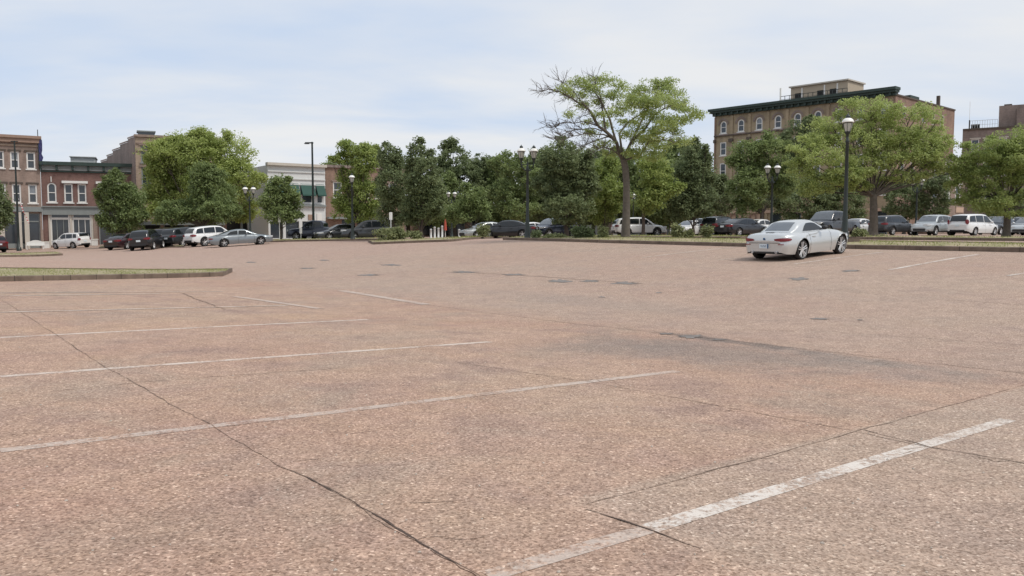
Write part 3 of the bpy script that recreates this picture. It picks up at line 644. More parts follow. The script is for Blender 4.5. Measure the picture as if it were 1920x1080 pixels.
# B4 white building with green awnings
pi_ = (PX(503.5, 92), 92); pj = (PX(611, 96), 96)
e, L, z0 = bld('white_building', pi_, pj, 'two storey white painted building with dark green window awnings')
Z = lambda py: PZ(py, 94) - z0; X = lambda px: (px - 503.5) * L / 107.5; H = Z(312)
wl = [(X(565), Z(381), X(587) - X(565), Z(345) - Z(381)), (X(594), Z(381), X(607) - X(594), Z(345) - Z(381)), (X(536), Z(381), X(558) - X(536), Z(345) - Z(381)), (X(510), Z(381), X(530) - X(510), Z(345) - Z(381))]
sh = [(X(507), .1, X(530), Z(415)), (X(566), .1, X(590), Z(415)), (X(535), .1, X(560), Z(415))]
shell(e, L, H, 15, [(a, b, a + c, b + d) for a, b, c, d in wl] + sh, m_lpanel)
for a, b, c, d in wl:
    o = window(e, a, b, c, d, lintel=None, gmat=m_glass, fmat=m_lpanel)
    M().quad((a - .1, -.02, b + d + .05), (a - .1, -.75, b + d * .45), (a + c + .1, -.75, b + d * .45), (a + c + .1, -.02, b + d + .05)).quad((a - .1, -.02, b + d + .05), (a - .1, -.02, b + d * .45), (a - .1, -.75, b + d * .45)).quad((a + c + .1, -.02, b + d + .05), (a + c + .1, -.75, b + d * .45), (a + c + .1, -.02, b + d * .45)).quad((a - .1, -.75, b + d * .45), (a - .1, -.75, b + d * .38), (a + c + .1, -.75, b + d * .38), (a + c + .1, -.75, b + d * .45)).build('awning', m_grn_awn, e)
for zz, t_ in ((H - .7, .16), (H - 1.5, .12), (H - 2.1, .1)): M().box(.02, -.12, zz, L - .02, -.003, zz + t_).build('moulding', m_lpanel, e)
M().box(-.1, -.4, H, L + .1, .3, H + .3).build('cornice', m_cream, e)
M().box(.02, -.3, Z(387), L - .02, -.003, Z(384)).build('ledge', m_greytrim, e)
M().box(X(577), -.08, Z(412), X(588), -.003, Z(402)).build('sign_panel', m_terra, e); M().box(X(594), -.08, Z(416), X(603), -.003, Z(400)).build('sign_panel', m_white, e)
for a, b, c, d in sh: M().quad((a, .2, b), (c, .2, b), (c, .2, d), (a, .2, d)).build('pane', m_glass, e)
# B5 red brick
pk = (PX(611.5, 96), 96); pl = (PX(760, 101), 101)
e, L, z0 = bld('brick_building', pk, pl, 'red brown brick building to the right of the white one behind the lacy tree')
Z = lambda py: PZ(py, 98) - z0; X = lambda px: (px - 611.5) * L / 148.5; H = Z(316)
wl = [(X(c), Z(372), 1.1, 1.9) for c in (625, 650, 676, 702, 728)]; sh = [(X(640), .1, X(665), Z(412)), (X(670), .1, X(700), Z(412)), (X(705), .1, X(750), Z(412))]
shell(e, L, H, 15, [(a, b, a + c, b + d) for a, b, c, d in wl] + sh, b_hotelred)
for a, b, c, d in wl: window(e, a, b, c, d, lintel=.2, lmat=b_brown, gmat=m_glass)
for a, b, c, d in sh: M().quad((a, .2, b), (c, .2, b), (c, .2, d), (a, .2, d)).build('pane', m_glass, e)
M().box(0, -.2, H, L, .3, H + .3).build('coping', b_grey, e); M().box(.1, -.8, Z(411), L - .1, -.003, Z(407)).build('shopfront_lintel', m_greytrim, e)
# B6 long low brick building far behind the middle trees
pm = (PX(765, 124), 124); pn = (PX(1345, 132), 132)
e, L, z0 = bld('low_brick_building', pm, pn, 'long low red brown brick building with white coping far behind the middle trees')
Z = lambda py: PZ(py, 127) - z0; X = lambda px: (px - 765) * L / 580; H = Z(391)
sh = [(X(785 + k * 46), .2, X(820 + k * 46), Z(413)) for k in range(12)]
shell(e, L, H, 12, sh, b_hotelred)
for a, b, c, d in sh:
    o = M().box(a, .02, b, a + .12, .2, d).box(c - .12, .02, b, c, .2, d).box(a + .12, .02, d - .12, c - .12, .2, d).build('shop_window', m_greytrim, e); M().quad((a, .15, b), (c, .15, b), (c, .15, d), (a, .15, d)).build('pane', m_glass, o)
M().box(-.1, -.3, H, L + .1, .3, Z(386.5)).build('coping', m_cream, e)
for k in range(0, 12, 3): M().quad((X(783 + k * 46), -.02, Z(408)), (X(783 + k * 46), -1.5, Z(416)), (X(822 + k * 46), -1.5, Z(416)), (X(822 + k * 46), -.02, Z(408))).build('awning', m_grn_awn, e)
# glass fronted pale building seen between the trunks
pq = (PX(1150, 114), 114); pr = (PX(1235, 117), 117)
e, L, z0 = bld('pale_building', pq, pr, 'small pale grey building seen behind the locust trunk')
Z = lambda py: PZ(py, 115) - z0; shell(e, L, Z(380), 8, [(.6, Z(415), L - .6, Z(398))], m_lpanel); M().quad((.6, .2, Z(415)), (L - .6, .2, Z(415)), (L - .6, .2, Z(398)), (.6, .2, Z(398))).build('pane', m_glassl, e)
M().box(-.1, -.5, Z(396), L + .1, -.003, Z(393)).build('ledge', m_greytrim, e)

# B7 hotel
p0 = np.array((PX(1337, 127), 127.0)); p1 = np.array((PX(1672, 107), 107.0))
e, L, z0 = bld('hotel_building', tuple(p0), tuple(p1), 'five storey tan brick hotel with dark green cornice and arched top windows')
Zl = lambda py: PZ(py, 127) - z0
H = Zl(219); nb_ = 9; bw = L / nb_; holes = []; wn = []
for k in range(nb_):
    cx = bw * (k + .5)
    for (zb, zt, ar) in ((Zl(252), Zl(229), True), (Zl(293), Zl(268), False), (Zl(336), Zl(307), False), (Zl(375), Zl(350), False)):
        wn.append((cx - .55, zb, 1.1, zt - zb, ar)); holes.append((cx - .55, zb, cx + .55, zt, ar))
gh = [(bw * k + .6, .3, bw * (k + 1) - .6, Zl(398)) for k in range(3, nb_)]
ZC = Zl(206)
w = wall_mesh(L, H, holes + gh); D_ = 20.5
zs = 18.7 - z0
side_h = [(2.0 + 3.3 * k, zb, 3.2 + 3.3 * k, zt) for k in range(5) for zb, zt in ((Zl(252), Zl(232)), (Zl(293), Zl(268)), (Zl(336), Zl(307)), (Zl(375), Zl(350)))]
w.quad((0, D_, 0), (0, 0, 0), (0, 0, H), (0, D_, H)).quad((L, D_, 0), (0, D_, 0), (0, D_, H), (L, D_, zs))
w.build('wall', b_hotel, e)
M().quad((.2, .2, H - .3), (L - .2, .2, H - .3), (L - .2, D_ - .2, H - .5), (.2, D_ - .2, H - .5)).build('roof', m_roof, e)
for (a, b, c, d, ar) in wn: window(e, a, b, c, d, arch=ar, gmat=m_glassl if random.random() < .4 else m_glass, gl=m_glass, frame=.17, sill=True)
for k in range(nb_ + 1): M().box(max(0, bw * k - .22), -.16, 0, min(L, bw * k + .22), -.003, H - .15).build('pilaster', b_hotelred if k in (0, nb_) else b_hotel, e)
for k in range(nb_):                                         # arched brick hoods over the top windows
    c = bw * (k + .5); r = .95; zc = wn[k * 4][1] + wn[k * 4][3] - .55
    M().grid([[(c + r * math.cos(t), -.1, zc + r * math.sin(t)), (c + (r - .28) * math.cos(t), -.1, zc + (r - .28) * math.sin(t)), (c + (r - .28) * math.cos(t), -.002, zc + (r - .28) * math.sin(t))] for t in np.linspace(0, math.pi, 11)]).build('arch_hood', b_grey, e)
    M().box(c - 1.05, -.32, wn[k * 4][1] - .32, c + 1.05, -.165, wn[k * 4][1] - .14).build('window_ledge', b_grey, e)
M().box(0, -.28, Zl(257.5), L, -.163, Zl(255)).build('string_course', m_darkbark, e)
for k in range(nb_ + 1): M().box(max(0, bw * k - .35), -.42, Zl(269), min(L, bw * k + .35), -.163, Zl(263)).build('capital', m_darkbark, e)
M().box(-.2, -.4, H, L + .1, .35, Zl(214)).box(-.45, -.85, Zl(214) + .003, L + .25, .4, Zl(210.5)).box(-.6, -1.1, Zl(210.5) + .003, L + .35, .45, ZC).build('cornice', m_green, e)
for k in range(28): M().box(L * k / 28 + .3, -.68, H + .05, L * k / 28 + .55, -.403, Zl(214)).build('bracket', m_green, e)
M().box(.5, -.25, Zl(401), L - .5, -.163, Zl(396)).build('belt_course', m_pinkwall, e)
M().quad((.3, -.06, .02), (bw * 3 - .3, -.06, .02), (bw * 3 - .3, -.06, Zl(402)), (.3, -.06, Zl(402))).build('plastered_base', m_pinkwall, e)
for k, c in enumerate((bw * 1.2, bw * 2.3)):
    m = M(); zc = Zl(397) - .9
    m.grid([[(c + .62 * math.cos(t), -.2, zc + .62 * math.sin(t)), (c + .4 * math.cos(t), -.2, zc + .4 * math.sin(t)), (c + .4 * math.cos(t), -.065, zc + .4 * math.sin(t))] for t in np.linspace(0, 2 * math.pi, 17)]).build('round_ornament', b_hotelred, e)
for c in (bw * .35, bw * 1.7, bw * 2.85): M().box(c - .12, -.2, 0, c + .12, -.065, Zl(397) - .1).build('downpipe', m_darkbark, e)
for a, b, c, d in gh:
    o = M().box(a, .02, b, a + .12, .2, d).box(c - .12, .02, b, c, .2, d).box(a + .12, .02, d - .12, c - .12, .2, d).build('shop_window', m_greytrim, e); M().quad((a, .15, b), (c, .15, b), (c, .15, d), (a, .15, d)).build('pane', m_glass, o)
# hotel side wall, red brick, with fire escape windows
sw = wall_mesh(D_, zs, side_h); o = sw.build('side_wall', b_hotelred, e); o.location = (L, 0, 0); o.rotation_euler = (0, 0, math.pi / 2)
for (a, b, c, d) in side_h:
    wd = window(o, a, b, c - a, d - b, gmat=m_glass, fmat=m_cream, sill=False) if False else None
for (a, b, c, d) in side_h:
    wq = M().box(L - .15, a, b, L + .02, a + .12, d).box(L - .15, c - .12, b, L + .02, c, d).box(L - .15, a + .12, d - .12, L + .02, c - .12, d).box(L - .15, a + .12, b, L + .02, c - .12, b + .1).box(L - .12, a + .12, (b + d) / 2 - .04, L, c - .12, (b + d) / 2 + .04).build('window', m_cream, e)
    M().quad((L - .1, a, b), (L - .1, c, b), (L - .1, c, d), (L - .1, a, d)).build('pane', m_glass, wq)
M().box(L - .2, -.05, zs, L + .12, D_, zs + .2).build('side_coping', m_darkbark, e)
M().box(L - .5, D_ * .72, zs - .3, L - .1, D_ * .72 + .4, zs + 1.6).build('chimney', m_darkbark, e)
M().box(L - 3, 6, zs - .3, L - .6, 9, zs + .8).build('roof_hatch', m_green, e)
# penthouse
def hx(px):          # facade parameter whose column is px
    for i in range(2001):
        t = i / 2000; p = p0 * (1 - t) + p1 * t
        if 960 + F * p[0] / p[1] > px: return t * L
    return L
a, b = hx(1446), hx(1552); yb = 4.5
pt = PZ(151, 109) - z0 + 1.35
ph_ = M().box(a, yb, H - .4, b, yb + 5, pt).build('penthouse', m_tan, e); M().box(a - .2, yb - .3, pt + .003, b + .2, yb + 5.2, pt + .2).build('penthouse_eave', m_cream, ph_)
for c in (.08, .48, .7):
    x_ = a + (b - a) * c; M().box(x_, yb - .05, H - .2, x_ + .95, yb - .003, pt - .9).build('door', m_dark, ph_)
    M().box(x_ + 1.0, yb - .08, H, x_ + 1.2, yb - .003, pt - .2).build('white_post', m_white, ph_)
rl = M(); ra, rb2 = hx(1446), hx(1570)
for k in range(15):
    x_ = ra + (rb2 - ra) * k / 14; rl.box(x_ - .03, 1.5, H + .1, x_ + .03, 1.56, ZC + 1.0)
rl.box(ra, 1.5, ZC + .95, rb2, 1.56, ZC + 1.02).box(ra, 1.5, ZC + .5, rb2, 1.55, ZC + .54).build('railing', m_pole, e)
M().box(ra - .05, 1.4, H, ra + .12, 1.6, ZC + 2.2).build('mast', m_lampwhite, e)
for k in range(4): 
    x_ = ra + 1.2 + k * 1.1; M().box(x_, 2.2, H + .3, x_ + .6, 2.8, ZC + .5).build('roof_unit', m_dark, e)
# B8 dark brown building behind right with roof fence, and B9 lower brick buildings at the right
pu = (PX(1798, 128), 128); pv = (PX(1990, 121), 121)
e, L, z0 = bld('brown_brick_building', pu, pv, 'brown brick building with roof terrace railing and tall dark block at the right edge')
Z = lambda py: PZ(py, 126) - z0; X = lambda px: (px - 1798) * L / 192; H = Z(242)
wl = [(X(c), Z(zb), 1.1, 2.3) for c in (1815, 1840, 1868, 1896, 1925, 1955) for zb in (288, 330, 372)]
sh = [(X(1806), .1, X(1838), Z(402)), (X(1846), .1, X(1890), Z(402)), (X(1900), .1, X(1950), Z(402))]
shell(e, L, H, 12, [(a, b, a + c, b + d) for a, b, c, d in wl] + sh, b_grey)
for a, b, c, d in wl: window(e, a, b, c, d, lintel=.2, lmat=m_cream)
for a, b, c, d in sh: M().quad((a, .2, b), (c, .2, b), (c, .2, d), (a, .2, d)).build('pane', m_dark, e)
M().box(0, -.2, H, L, .3, H + .25).build('coping', m_darkbark, e)
tw = M().box(X(1866), 1, H - .4, X(1945), 8, Z(198)).build('roof_block', b_grey, e); M().box(X(1875), 2, Z(198) + .003, X(1890), 4, Z(194)).build('roof_vent', m_darkbark, tw); M().box(X(1900), .2, H, X(1950), .95, Z(206)).build('lower_block', b_grey, tw)
rl = M()
for k in range(12):
    x_ = X(1811 + k * 4.8); rl.box(x_, .5, H, x_ + .05, .55, H + 1.5)
rl.box(X(1811), .5, H + 1.45, X(1864), .55, H + 1.5).box(X(1811), .5, H + .8, X(1864), .55, H + .84).build('railing', m_lpanel, e)
M().box(X(1809), .3, H, X(1811), .6, H + 1.6).build('post', m_dark, e); M().box(X(1809.5), .4, H + 1.6, X(1810.2), .5, H + 4.4).build('mast', m_lampwhite, e)
M().box(X(1813), 1.2, H, X(1830), 2, H + 1.0).build('roof_unit', m_dark, e)
pu = (PX(1738, 112), 112); pv = (PX(1806, 116), 116)
e, L, z0 = bld('low_brick_building', pu, pv, 'lower brick wing with arched gable and white framed window beside the hotel')
Z = lambda py: PZ(py, 113) - z0; X = lambda px: (px - 1738) * L / 68; H = Z(300)
wl = [(X(c), Z(zb), 1.3, 2.4) for c in (1745, 1768, 1788) for zb in (378, 336)]
shell(e, L, H, 9, [(a, b, a + c, b + d) for a, b, c, d in wl], b_brown)
for a, b, c, d in wl: window(e, a, b, c, d, lintel=.2, frame=.22)
M().box(-.1, -.25, H, L + .1, .3, H + .3).build('coping', m_darkbark, e); M().box(X(1790), -.08, Z(398), X(1804), -.003, Z(388)).build('sign_panel', m_pinkwall, e)

# ------------------------------------------------------------------ trees
def leaves_mesh(name, C, R, n, ls, mt, flat=1.0, tint_c=None, droop=0.0):
    """C clump centres, R clump radii, n leaves per clump (array) -> one mesh of small leaf quads"""
    idx = np.repeat(np.arange(len(C)), n); k = len(idx)
    d = rng.normal(0, 1, (k, 3)); d /= np.linalg.norm(d, axis=1, keepdims=True) + 1e-9
    rr = rng.random(k) ** .45
    p = C[idx] + d * (R[idx] * rr)[:, None] * np.array((1, 1, flat))
    p[:, 2] -= droop * (R[idx] * rr) ** 2
    nrm = rng.normal(0, .75, (k, 3)) + d * .45 + np.array((0, 0, .85)); nrm /= np.linalg.norm(nrm, axis=1, keepdims=True)
    t = np.cross(nrm, rng.normal(0, 1, (k, 3))); t /= np.linalg.norm(t, axis=1, keepdims=True) + 1e-9; b = np.cross(nrm, t)
    s = ls * rng.uniform(.6, 1.3, k)[:, None]
    V = np.stack([p - t * s, p - b * s * .5, p + t * s, p + b * s * .5], 1).reshape(-1, 3)
    me = bpy.data.meshes.new(name); np_mesh(me, V, np.arange(4 * k).reshape(-1, 4)); me.materials.append(mt)
    tc = rng.random(len(C)) if tint_c is None else tint_c
    tint = np.clip(tc[idx] * .65 + rng.random(k) * .35, 0, 1)
    a = me.attributes.new('tint', 'FLOAT', 'POINT'); a.data.foreach_set('value', np.repeat(tint, 4).astype(np.float32)); return me
nleaf = 0
def tree(name, Y, lobes, kind, label, trunk=None, ls=.13, dens=5.6, clump=.55, flat=.75, bark=None, group=None, base=None, stems=None, gap=.0, cat='tree', droop=0, depth=.85, tint=None, grow=1.09):
    """lobes in photo pixels (cx, cy, rx, ry) measured at depth Y; trunk = (px, py_fork, width_px)"""
    global nleaf
    s = F / Y; ms = []
    tx = trunk[0] if trunk else lobes[0][0]; bx, by, bz = col(tx, Y)
    root = empty(name, (bx, by, bz), 0, label, cat, group); O = np.array((bx, by, bz))
    Cs, Rs, Ns, Tn = [], [], [], []; ends = []
    cen = np.mean([l[0] for l in lobes])
    lobes = list(lobes)
    if cat == 'tree':
        for (cx, cy, rx, ry) in list(lobes):
            for _ in range(2 if kind != 'lacy' else 1):
                a = random.uniform(-.5, math.pi + .5); lobes.append((cx + rx * .82 * math.cos(a), cy - ry * .85 * math.sin(a), rx * random.uniform(.28, .45), ry * random.uniform(.25, .4)))
    for (cx, cy, rx, ry) in lobes:
        rx, ry = rx * (grow + (.08 if kind in ('dark', 'mid') and cat == 'tree' else 0)), ry * grow * .5 + ry * .5; rxm, rzm = rx / s, ry / s; rym = max(rxm, rzm) * depth if len(lobes) > 1 else rxm * depth
        c = np.array((PX(cx, Y), Y + (random.uniform(-.6, .6) * rxm if len(lobes) > 2 else 0), PZ(cy, Y)))
        area = math.pi * rxm * rzm * (rym / max(rxm, .1)) ** .5; cr = min(clump, max(.22, min(rxm, rzm) * .55)); tot = area * dens / (ls * ls * 1.0)
        ncl = max(4, int(area / (cr * cr) * 1.9)); d = rng.normal(0, 1, (ncl, 3)); d /= np.linalg.norm(d, axis=1, keepdims=True)
        rad = rng.uniform(.35, 1.0, ncl) ** .55; rad *= rng.uniform(.86, 1.08, ncl)
        ctr = c + d * rad[:, None] * np.array((max(rxm - cr * .7, .15), max(rym - cr * .7, .15), max(rzm - cr * .55, .12)))
        if gap: 
            kp = rng.random(ncl) > gap; ctr = ctr[kp]; ncl = len(ctr)
        gnd = gz(ctr[:, 0], ctr[:, 1]) + cr * .6; ctr[:, 2] = np.maximum(ctr[:, 2], gnd)
        Cs.append(ctr); Rs.append(cr * rng.uniform(.6, 1.35, ncl)); Ns.append(np.maximum(4, (tot / max(ncl, 1) * rng.uniform(.5, 1.5, ncl))).astype(int))
        Tn.append(np.clip(rng.random(ncl) * .75 + random.uniform(0, .25), 0, 1)); ends.append((c, rxm, rzm, ctr))
    C = np.concatenate(Cs); R = np.concatenate(Rs); n = np.concatenate(Ns); nleaf += int(n.sum())
    me = leaves_mesh('crown', C - O, R, n, ls, LEAF[kind], flat, np.concatenate(Tn) if tint is None else np.clip(np.concatenate(Tn) * tint[1] + tint[0], 0, 1), droop); link('crown', me, root)
    bark = bark or m_darkbark
    if trunk:
        w = trunk[2] / s / 2; zf = PZ(trunk[1], Y) - bz; lean = trunk[3] / s if len(trunk) > 3 else 0
        m = M(); pts = [(lean * t ** 1.5 + .12 * w * math.sin(5 * t), .1 * w * math.cos(4 * t), zf * t) for t in np.linspace(0, 1, 7)]
        m.tube([(pts[0][0], pts[0][1], -.1)] + pts[0:], [w * 1.6, w * 1.35] + [w * (1 - .3 * t) for t in np.linspace(.1, 1, 6)], 9)
        m.build('trunk', bark, root, True); top = np.array(pts[-1])
        mb = M()
        for (c, rx_, rz_, ctr) in ends:
            e_ = c - O; midp = top + (e_ - top) * .5 + np.array((random.uniform(-.2, .2), random.uniform(-.2, .2), -abs(e_[2] - top[2]) * .12)); r0 = w * .42 * min(1, .3 + rx_ / 6)
            if e_[2] > zf * .6:
                mb.tube([top + (0, 0, -.15), top * .55 + midp * .45, midp, e_], [r0, r0 * .8, r0 * .6, r0 * .3], 6)
                for q_ in ctr[::max(1, len(ctr) // 7)][:8]:
                    f_ = random.uniform(.4, .95); st_ = midp + (e_ - midp) * f_; en = q_ - O
                    mb.tube([st_, (st_ + en) / 2 + np.array((0, 0, random.uniform(-.15, .2))), en], [r0 * .3, r0 * .18, r0 * .08], 4)
        if mb.v: mb.build('branches', bark, root, True)
    return root
G = 'trees around the parking lot'
def T(*a, **k): k.setdefault('group', G); return tree(*a, **k)
# back rows first
T('broadleaf_tree', 112, [(640, 345, 45, 42), (690, 310, 40, 45), (600, 400, 26, 18)], 'mid', 'mid green tree behind the red brown brick building front', (660, 400, 9), ls=.16)
T('broadleaf_tree', 118, [(850, 305, 34, 42), (835, 340, 30, 40), (872, 345, 35, 45), (905, 330, 24, 32), (820, 385, 36, 34), (855, 395, 36, 24)], 'dark', 'tall dark tree rising behind the double lamp left of centre', (852, 390, 8), ls=.17, gap=.12)
T('broadleaf_tree', 122, [(905, 315, 26, 26), (925, 350, 34, 38), (895, 385, 30, 20), (860, 400, 40, 20), (940, 398, 36, 14)], 'dark', 'dark tree filling the dip left of the tall twin lamp', (910, 400, 8), ls=.17)
T('broadleaf_tree', 104, [(955, 310, 34, 30), (985, 345, 40, 40), (945, 365, 30, 30), (975, 395, 40, 22)], 'mid', 'soft mid green tree directly behind the tall twin lamp', (962, 400, 9), ls=.16)
T('broadleaf_tree', 110, [(1060, 310, 60, 40), (1010, 350, 40, 50), (1100, 350, 50, 50), (1010, 400, 50, 26), (1100, 398, 60, 28)], 'dark', 'broad dark tree behind the bare left limbs of the locust', (1055, 400, 10), ls=.17)
T('broadleaf_tree', 104, [(1200, 320, 50, 45), (1150, 330, 40, 45), (1240, 350, 50, 45), (1185, 375, 55, 28), (1160, 400, 50, 24), (1240, 400, 40, 26)], 'mid', 'mid green tree directly behind the locust trunk', (1205, 400, 9), ls=.16, gap=.12)
T('broadleaf_tree', 100, [(1300, 300, 26, 40), (1285, 340, 45, 50), (1320, 350, 30, 45), (1300, 395, 48, 28)], 'dark', 'dark tree ending at the left corner of the hotel', (1300, 400, 10), ls=.16)
for a in [((712, 385, 30, 42), (722, 340, 22, 28), 108, 'mid', 'soft green tree filling the gap right of the single lamp left of centre'), ((765, 372, 36, 50), (768, 320, 24, 34), 116, 'dark', 'dark tree seen between the two crowns of the middle island pair'),
          ((830, 392, 40, 36), (835, 350, 24, 28), 109, 'mid', 'greyish green tree behind the small far twin lamp'), ((936, 372, 36, 50), (940, 320, 24, 30), 117, 'mid', 'green tree just left of the tall twin lamp at the back'),
          ((1015, 372, 36, 52), (1010, 312, 26, 34), 113, 'mid', 'green tree just right of the tall twin lamp at the back'), ((1112, 365, 36, 60), (1118, 305, 26, 28), 116, 'dark', 'dark tree behind the airy tree left of the locust trunk'),
          ((1165, 345, 30, 60), (1160, 300, 22, 28), 119, 'mid', 'tree straight behind the fork of the locust'), ((1258, 340, 34, 66), (1262, 290, 26, 30), 114, 'mid', 'tree filling the gap between the locust and the dark dense tree')]:
    T('broadleaf_tree', a[2], [a[0], a[1], (a[0][0], 405, a[0][2] * 1.15, 24)], a[3], a[4], (a[0][0], 395, 8), ls=.16)
T('broadleaf_tree', 96, [(1355, 375, 24, 36), (1345, 345, 18, 22)], 'dark', 'narrow dark tree at the foot of the hotel corner', (1352, 410, 6), ls=.15)
T('broadleaf_tree', 99, [(1490, 265, 32, 42), (1518, 250, 24, 34), (1480, 320, 38, 40)], 'dark', 'dark tree overlapping the middle of the hotel facade', (1492, 380, 8), ls=.15)
T('broadleaf_tree', 92, [(1500, 385, 60, 42), (1570, 385, 50, 42), (1540, 350, 45, 34)], 'dark', 'low dark tree behind the roadster and the single lamp', (1530, 410, 9), ls=.15)
T('broadleaf_tree', 92, [(1690, 380, 34, 42), (1705, 345, 26, 24)], 'dark', 'small dark tree left of the twin lamp on the right', (1695, 415, 6), ls=.14)
T('broadleaf_tree', 90, [(1752, 378, 34, 44), (1748, 345, 26, 22)], 'dark', 'small dark tree right of the twin lamp on the right', (1752, 415, 6), ls=.14)
T('broadleaf_tree', 96, [(1890, 395, 50, 36), (1960, 380, 50, 45)], 'dark', 'dark low tree under the right hand crown', (1910, 415, 8), ls=.15)
# front trees, left to right
T('broadleaf_tree', 76, [(-4, 372, 24, 46), (4, 408, 20, 28), (-30, 395, 40, 45), (-34, 350, 30, 30)], 'dark', 'dark green tree cut by the left edge of the photo', (-12, 425, 10), ls=.13)
T('broadleaf_tree', 79, [(216, 342, 24, 26), (208, 372, 26, 32), (238, 372, 28, 36), (222, 410, 38, 30), (202, 398, 22, 30), (252, 400, 22, 34)], 'mid', 'small mid green tree in front of the two storey red shop', (222, 440, 7), ls=.12, tint=(-.1, .9))
T('broadleaf_tree', 88, [(385, 290, 55, 46), (330, 300, 45, 42), (440, 290, 46, 42), (462, 335, 36, 52), (300, 350, 36, 60), (345, 360, 60, 55), (410, 350, 60, 60), (450, 395, 36, 28), (300, 400, 30, 26), (318, 288, 40, 34), (352, 270, 40, 24), (300, 320, 30, 30)], 'light', 'largest rounded yellow green tree with the widest dense crown on the left', (375, 420, 14), ls=.13, clump=.8, dens=4.2, tint=(.22, .85))
T('broadleaf_tree', 80, [(395, 360, 45, 45), (365, 395, 55, 30), (415, 395, 40, 28), (330, 400, 40, 24), (385, 325, 26, 26)], 'mid', 'darker green tree growing in front of the largest rounded crown', (382, 425, 9), ls=.13, tint=(-.02, .85))
T('broadleaf_tree', 75, [(525, 350, 26, 28), (515, 380, 30, 30), (540, 378, 24, 32), (528, 402, 36, 20)], 'mid', 'small bushy tree between the twin lamp and the tall black light pole', (526, 430, 6), ls=.12)
T('broadleaf_tree', 74, [(660, 282, 32, 20), (640, 300, 22, 12), (690, 300, 30, 30), (665, 340, 40, 30), (690, 370, 34, 34), (645, 378, 32, 26), (668, 402, 46, 18)], 'light', 'lacy yellow green tree behind the single lamp left of centre', (672, 420, 8), ls=.12, gap=.2, tint=(-.15, .85))
T('broadleaf_tree', 64, [(735, 300, 24, 36), (740, 350, 32, 45), (735, 395, 34, 36)], 'dark', 'left half of the dense dark pair on the middle island, slimmer crown', (738, 430, 8), ls=.11, clump=.5)
T('broadleaf_tree', 61, [(790, 292, 26, 34), (795, 335, 36, 44), (790, 385, 42, 42), (815, 372, 26, 40), (772, 405, 34, 26)], 'dark', 'tallest dense dark tree of the middle island', (790, 432, 9), ls=.11, clump=.5)
T('broadleaf_tree', 72, [(885, 372, 28, 28), (900, 392, 24, 22), (872, 396, 26, 22), (846, 400, 20, 18)], 'mid', 'small round tree just right of the far twin lamp', (885, 428, 6), ls=.12)
T('broadleaf_tree', 66, [(1050, 300, 36, 40), (1040, 345, 42, 42), (1078, 350, 40, 50), (1060, 392, 50, 34), (1090, 310, 26, 30)], 'dark', 'large dark tree right of the tall twin lamp', (1062, 425, 10), ls=.12, clump=.55)
T('broadleaf_tree', 70, [(1130, 340, 32, 50), (1125, 390, 34, 34), (1150, 370, 24, 40)], 'light', 'light green airy tree left of the locust trunk', (1132, 425, 5), ls=.12, gap=.18, tint=(-.2, .75))
T('broadleaf_tree', 68, [(1225, 330, 34, 40), (1245, 352, 34, 26), (1215, 372, 34, 34)], 'light', 'light green tree right of the locust trunk', (1206, 380, 7), ls=.12, gap=.16, tint=(-.15, .8))
T('broadleaf_tree', 70, [(1300, 330, 36, 52), (1310, 372, 36, 44), (1280, 385, 36, 36), (1322, 300, 16, 24)], 'dark', 'dark dense tree between the locust and the hotel', (1300, 425, 7), ls=.12, tint=(-.05, .9))
T('broadleaf_tree', 76, [(1400, 295, 36, 38), (1440, 285, 36, 34), (1395, 345, 34, 42), (1430, 335, 40, 42), (1465, 340, 24, 40), (1400, 385, 26, 22)], 'mid', 'mid green tree in front of the hotel left bays', (1428, 400, 8), ls=.12, gap=.06, tint=(.05, .95))
T('honey_locust', 52, [(1560, 230, 50, 20), (1620, 205, 60, 26), (1690, 215, 55, 24), (1735, 245, 50, 22), (1590, 265, 75, 26), (1660, 262, 60, 26), (1535, 300, 55, 24), (1610, 310, 50, 28), (1720, 290, 60, 24), (1765, 315, 40, 14), (1690, 330, 50, 20), (1545, 345, 40, 20), (1505, 280, 36, 18), (1660, 300, 50, 24), (1600, 350, 30, 18), (1750, 270, 40, 16), (1500, 320, 34, 26), (1530, 262, 40, 22), (1570, 330, 46, 26), (1700, 262, 46, 26), (1640, 235, 60, 24), (1740, 300, 40, 22), (1515, 355, 24, 20), (1625, 340, 44, 18)], 'lacy',
  'spreading yellow green locust behind the single lamp right of the roadster', (1637, 365, 17), ls=.072, clump=.42, flat=.62, bark=m_bark, gap=.1, dens=2.9, droop=.16, tint=(.2, .95))
T('honey_locust', 51, [(1840, 285, 50, 28), (1890, 262, 46, 28), (1925, 290, 50, 36), (1870, 330, 60, 30), (1825, 335, 40, 24), (1905, 350, 50, 34), (1850, 375, 40, 24), (1960, 340, 50, 50), (1880, 300, 60, 30), (1800, 310, 34, 22), (1940, 255, 36, 20), (1805, 345, 34, 28), (1835, 375, 50, 28), (1900, 390, 60, 24), (1860, 300, 60, 34), (1790, 330, 22, 18)], 'lacy',
  'spreading green tree on the bed at the right edge above the minivan', (1887, 385, 14), ls=.072, clump=.42, flat=.65, bark=m_bark, gap=.08, dens=3.1, droop=.15, tint=(-.25, .9))
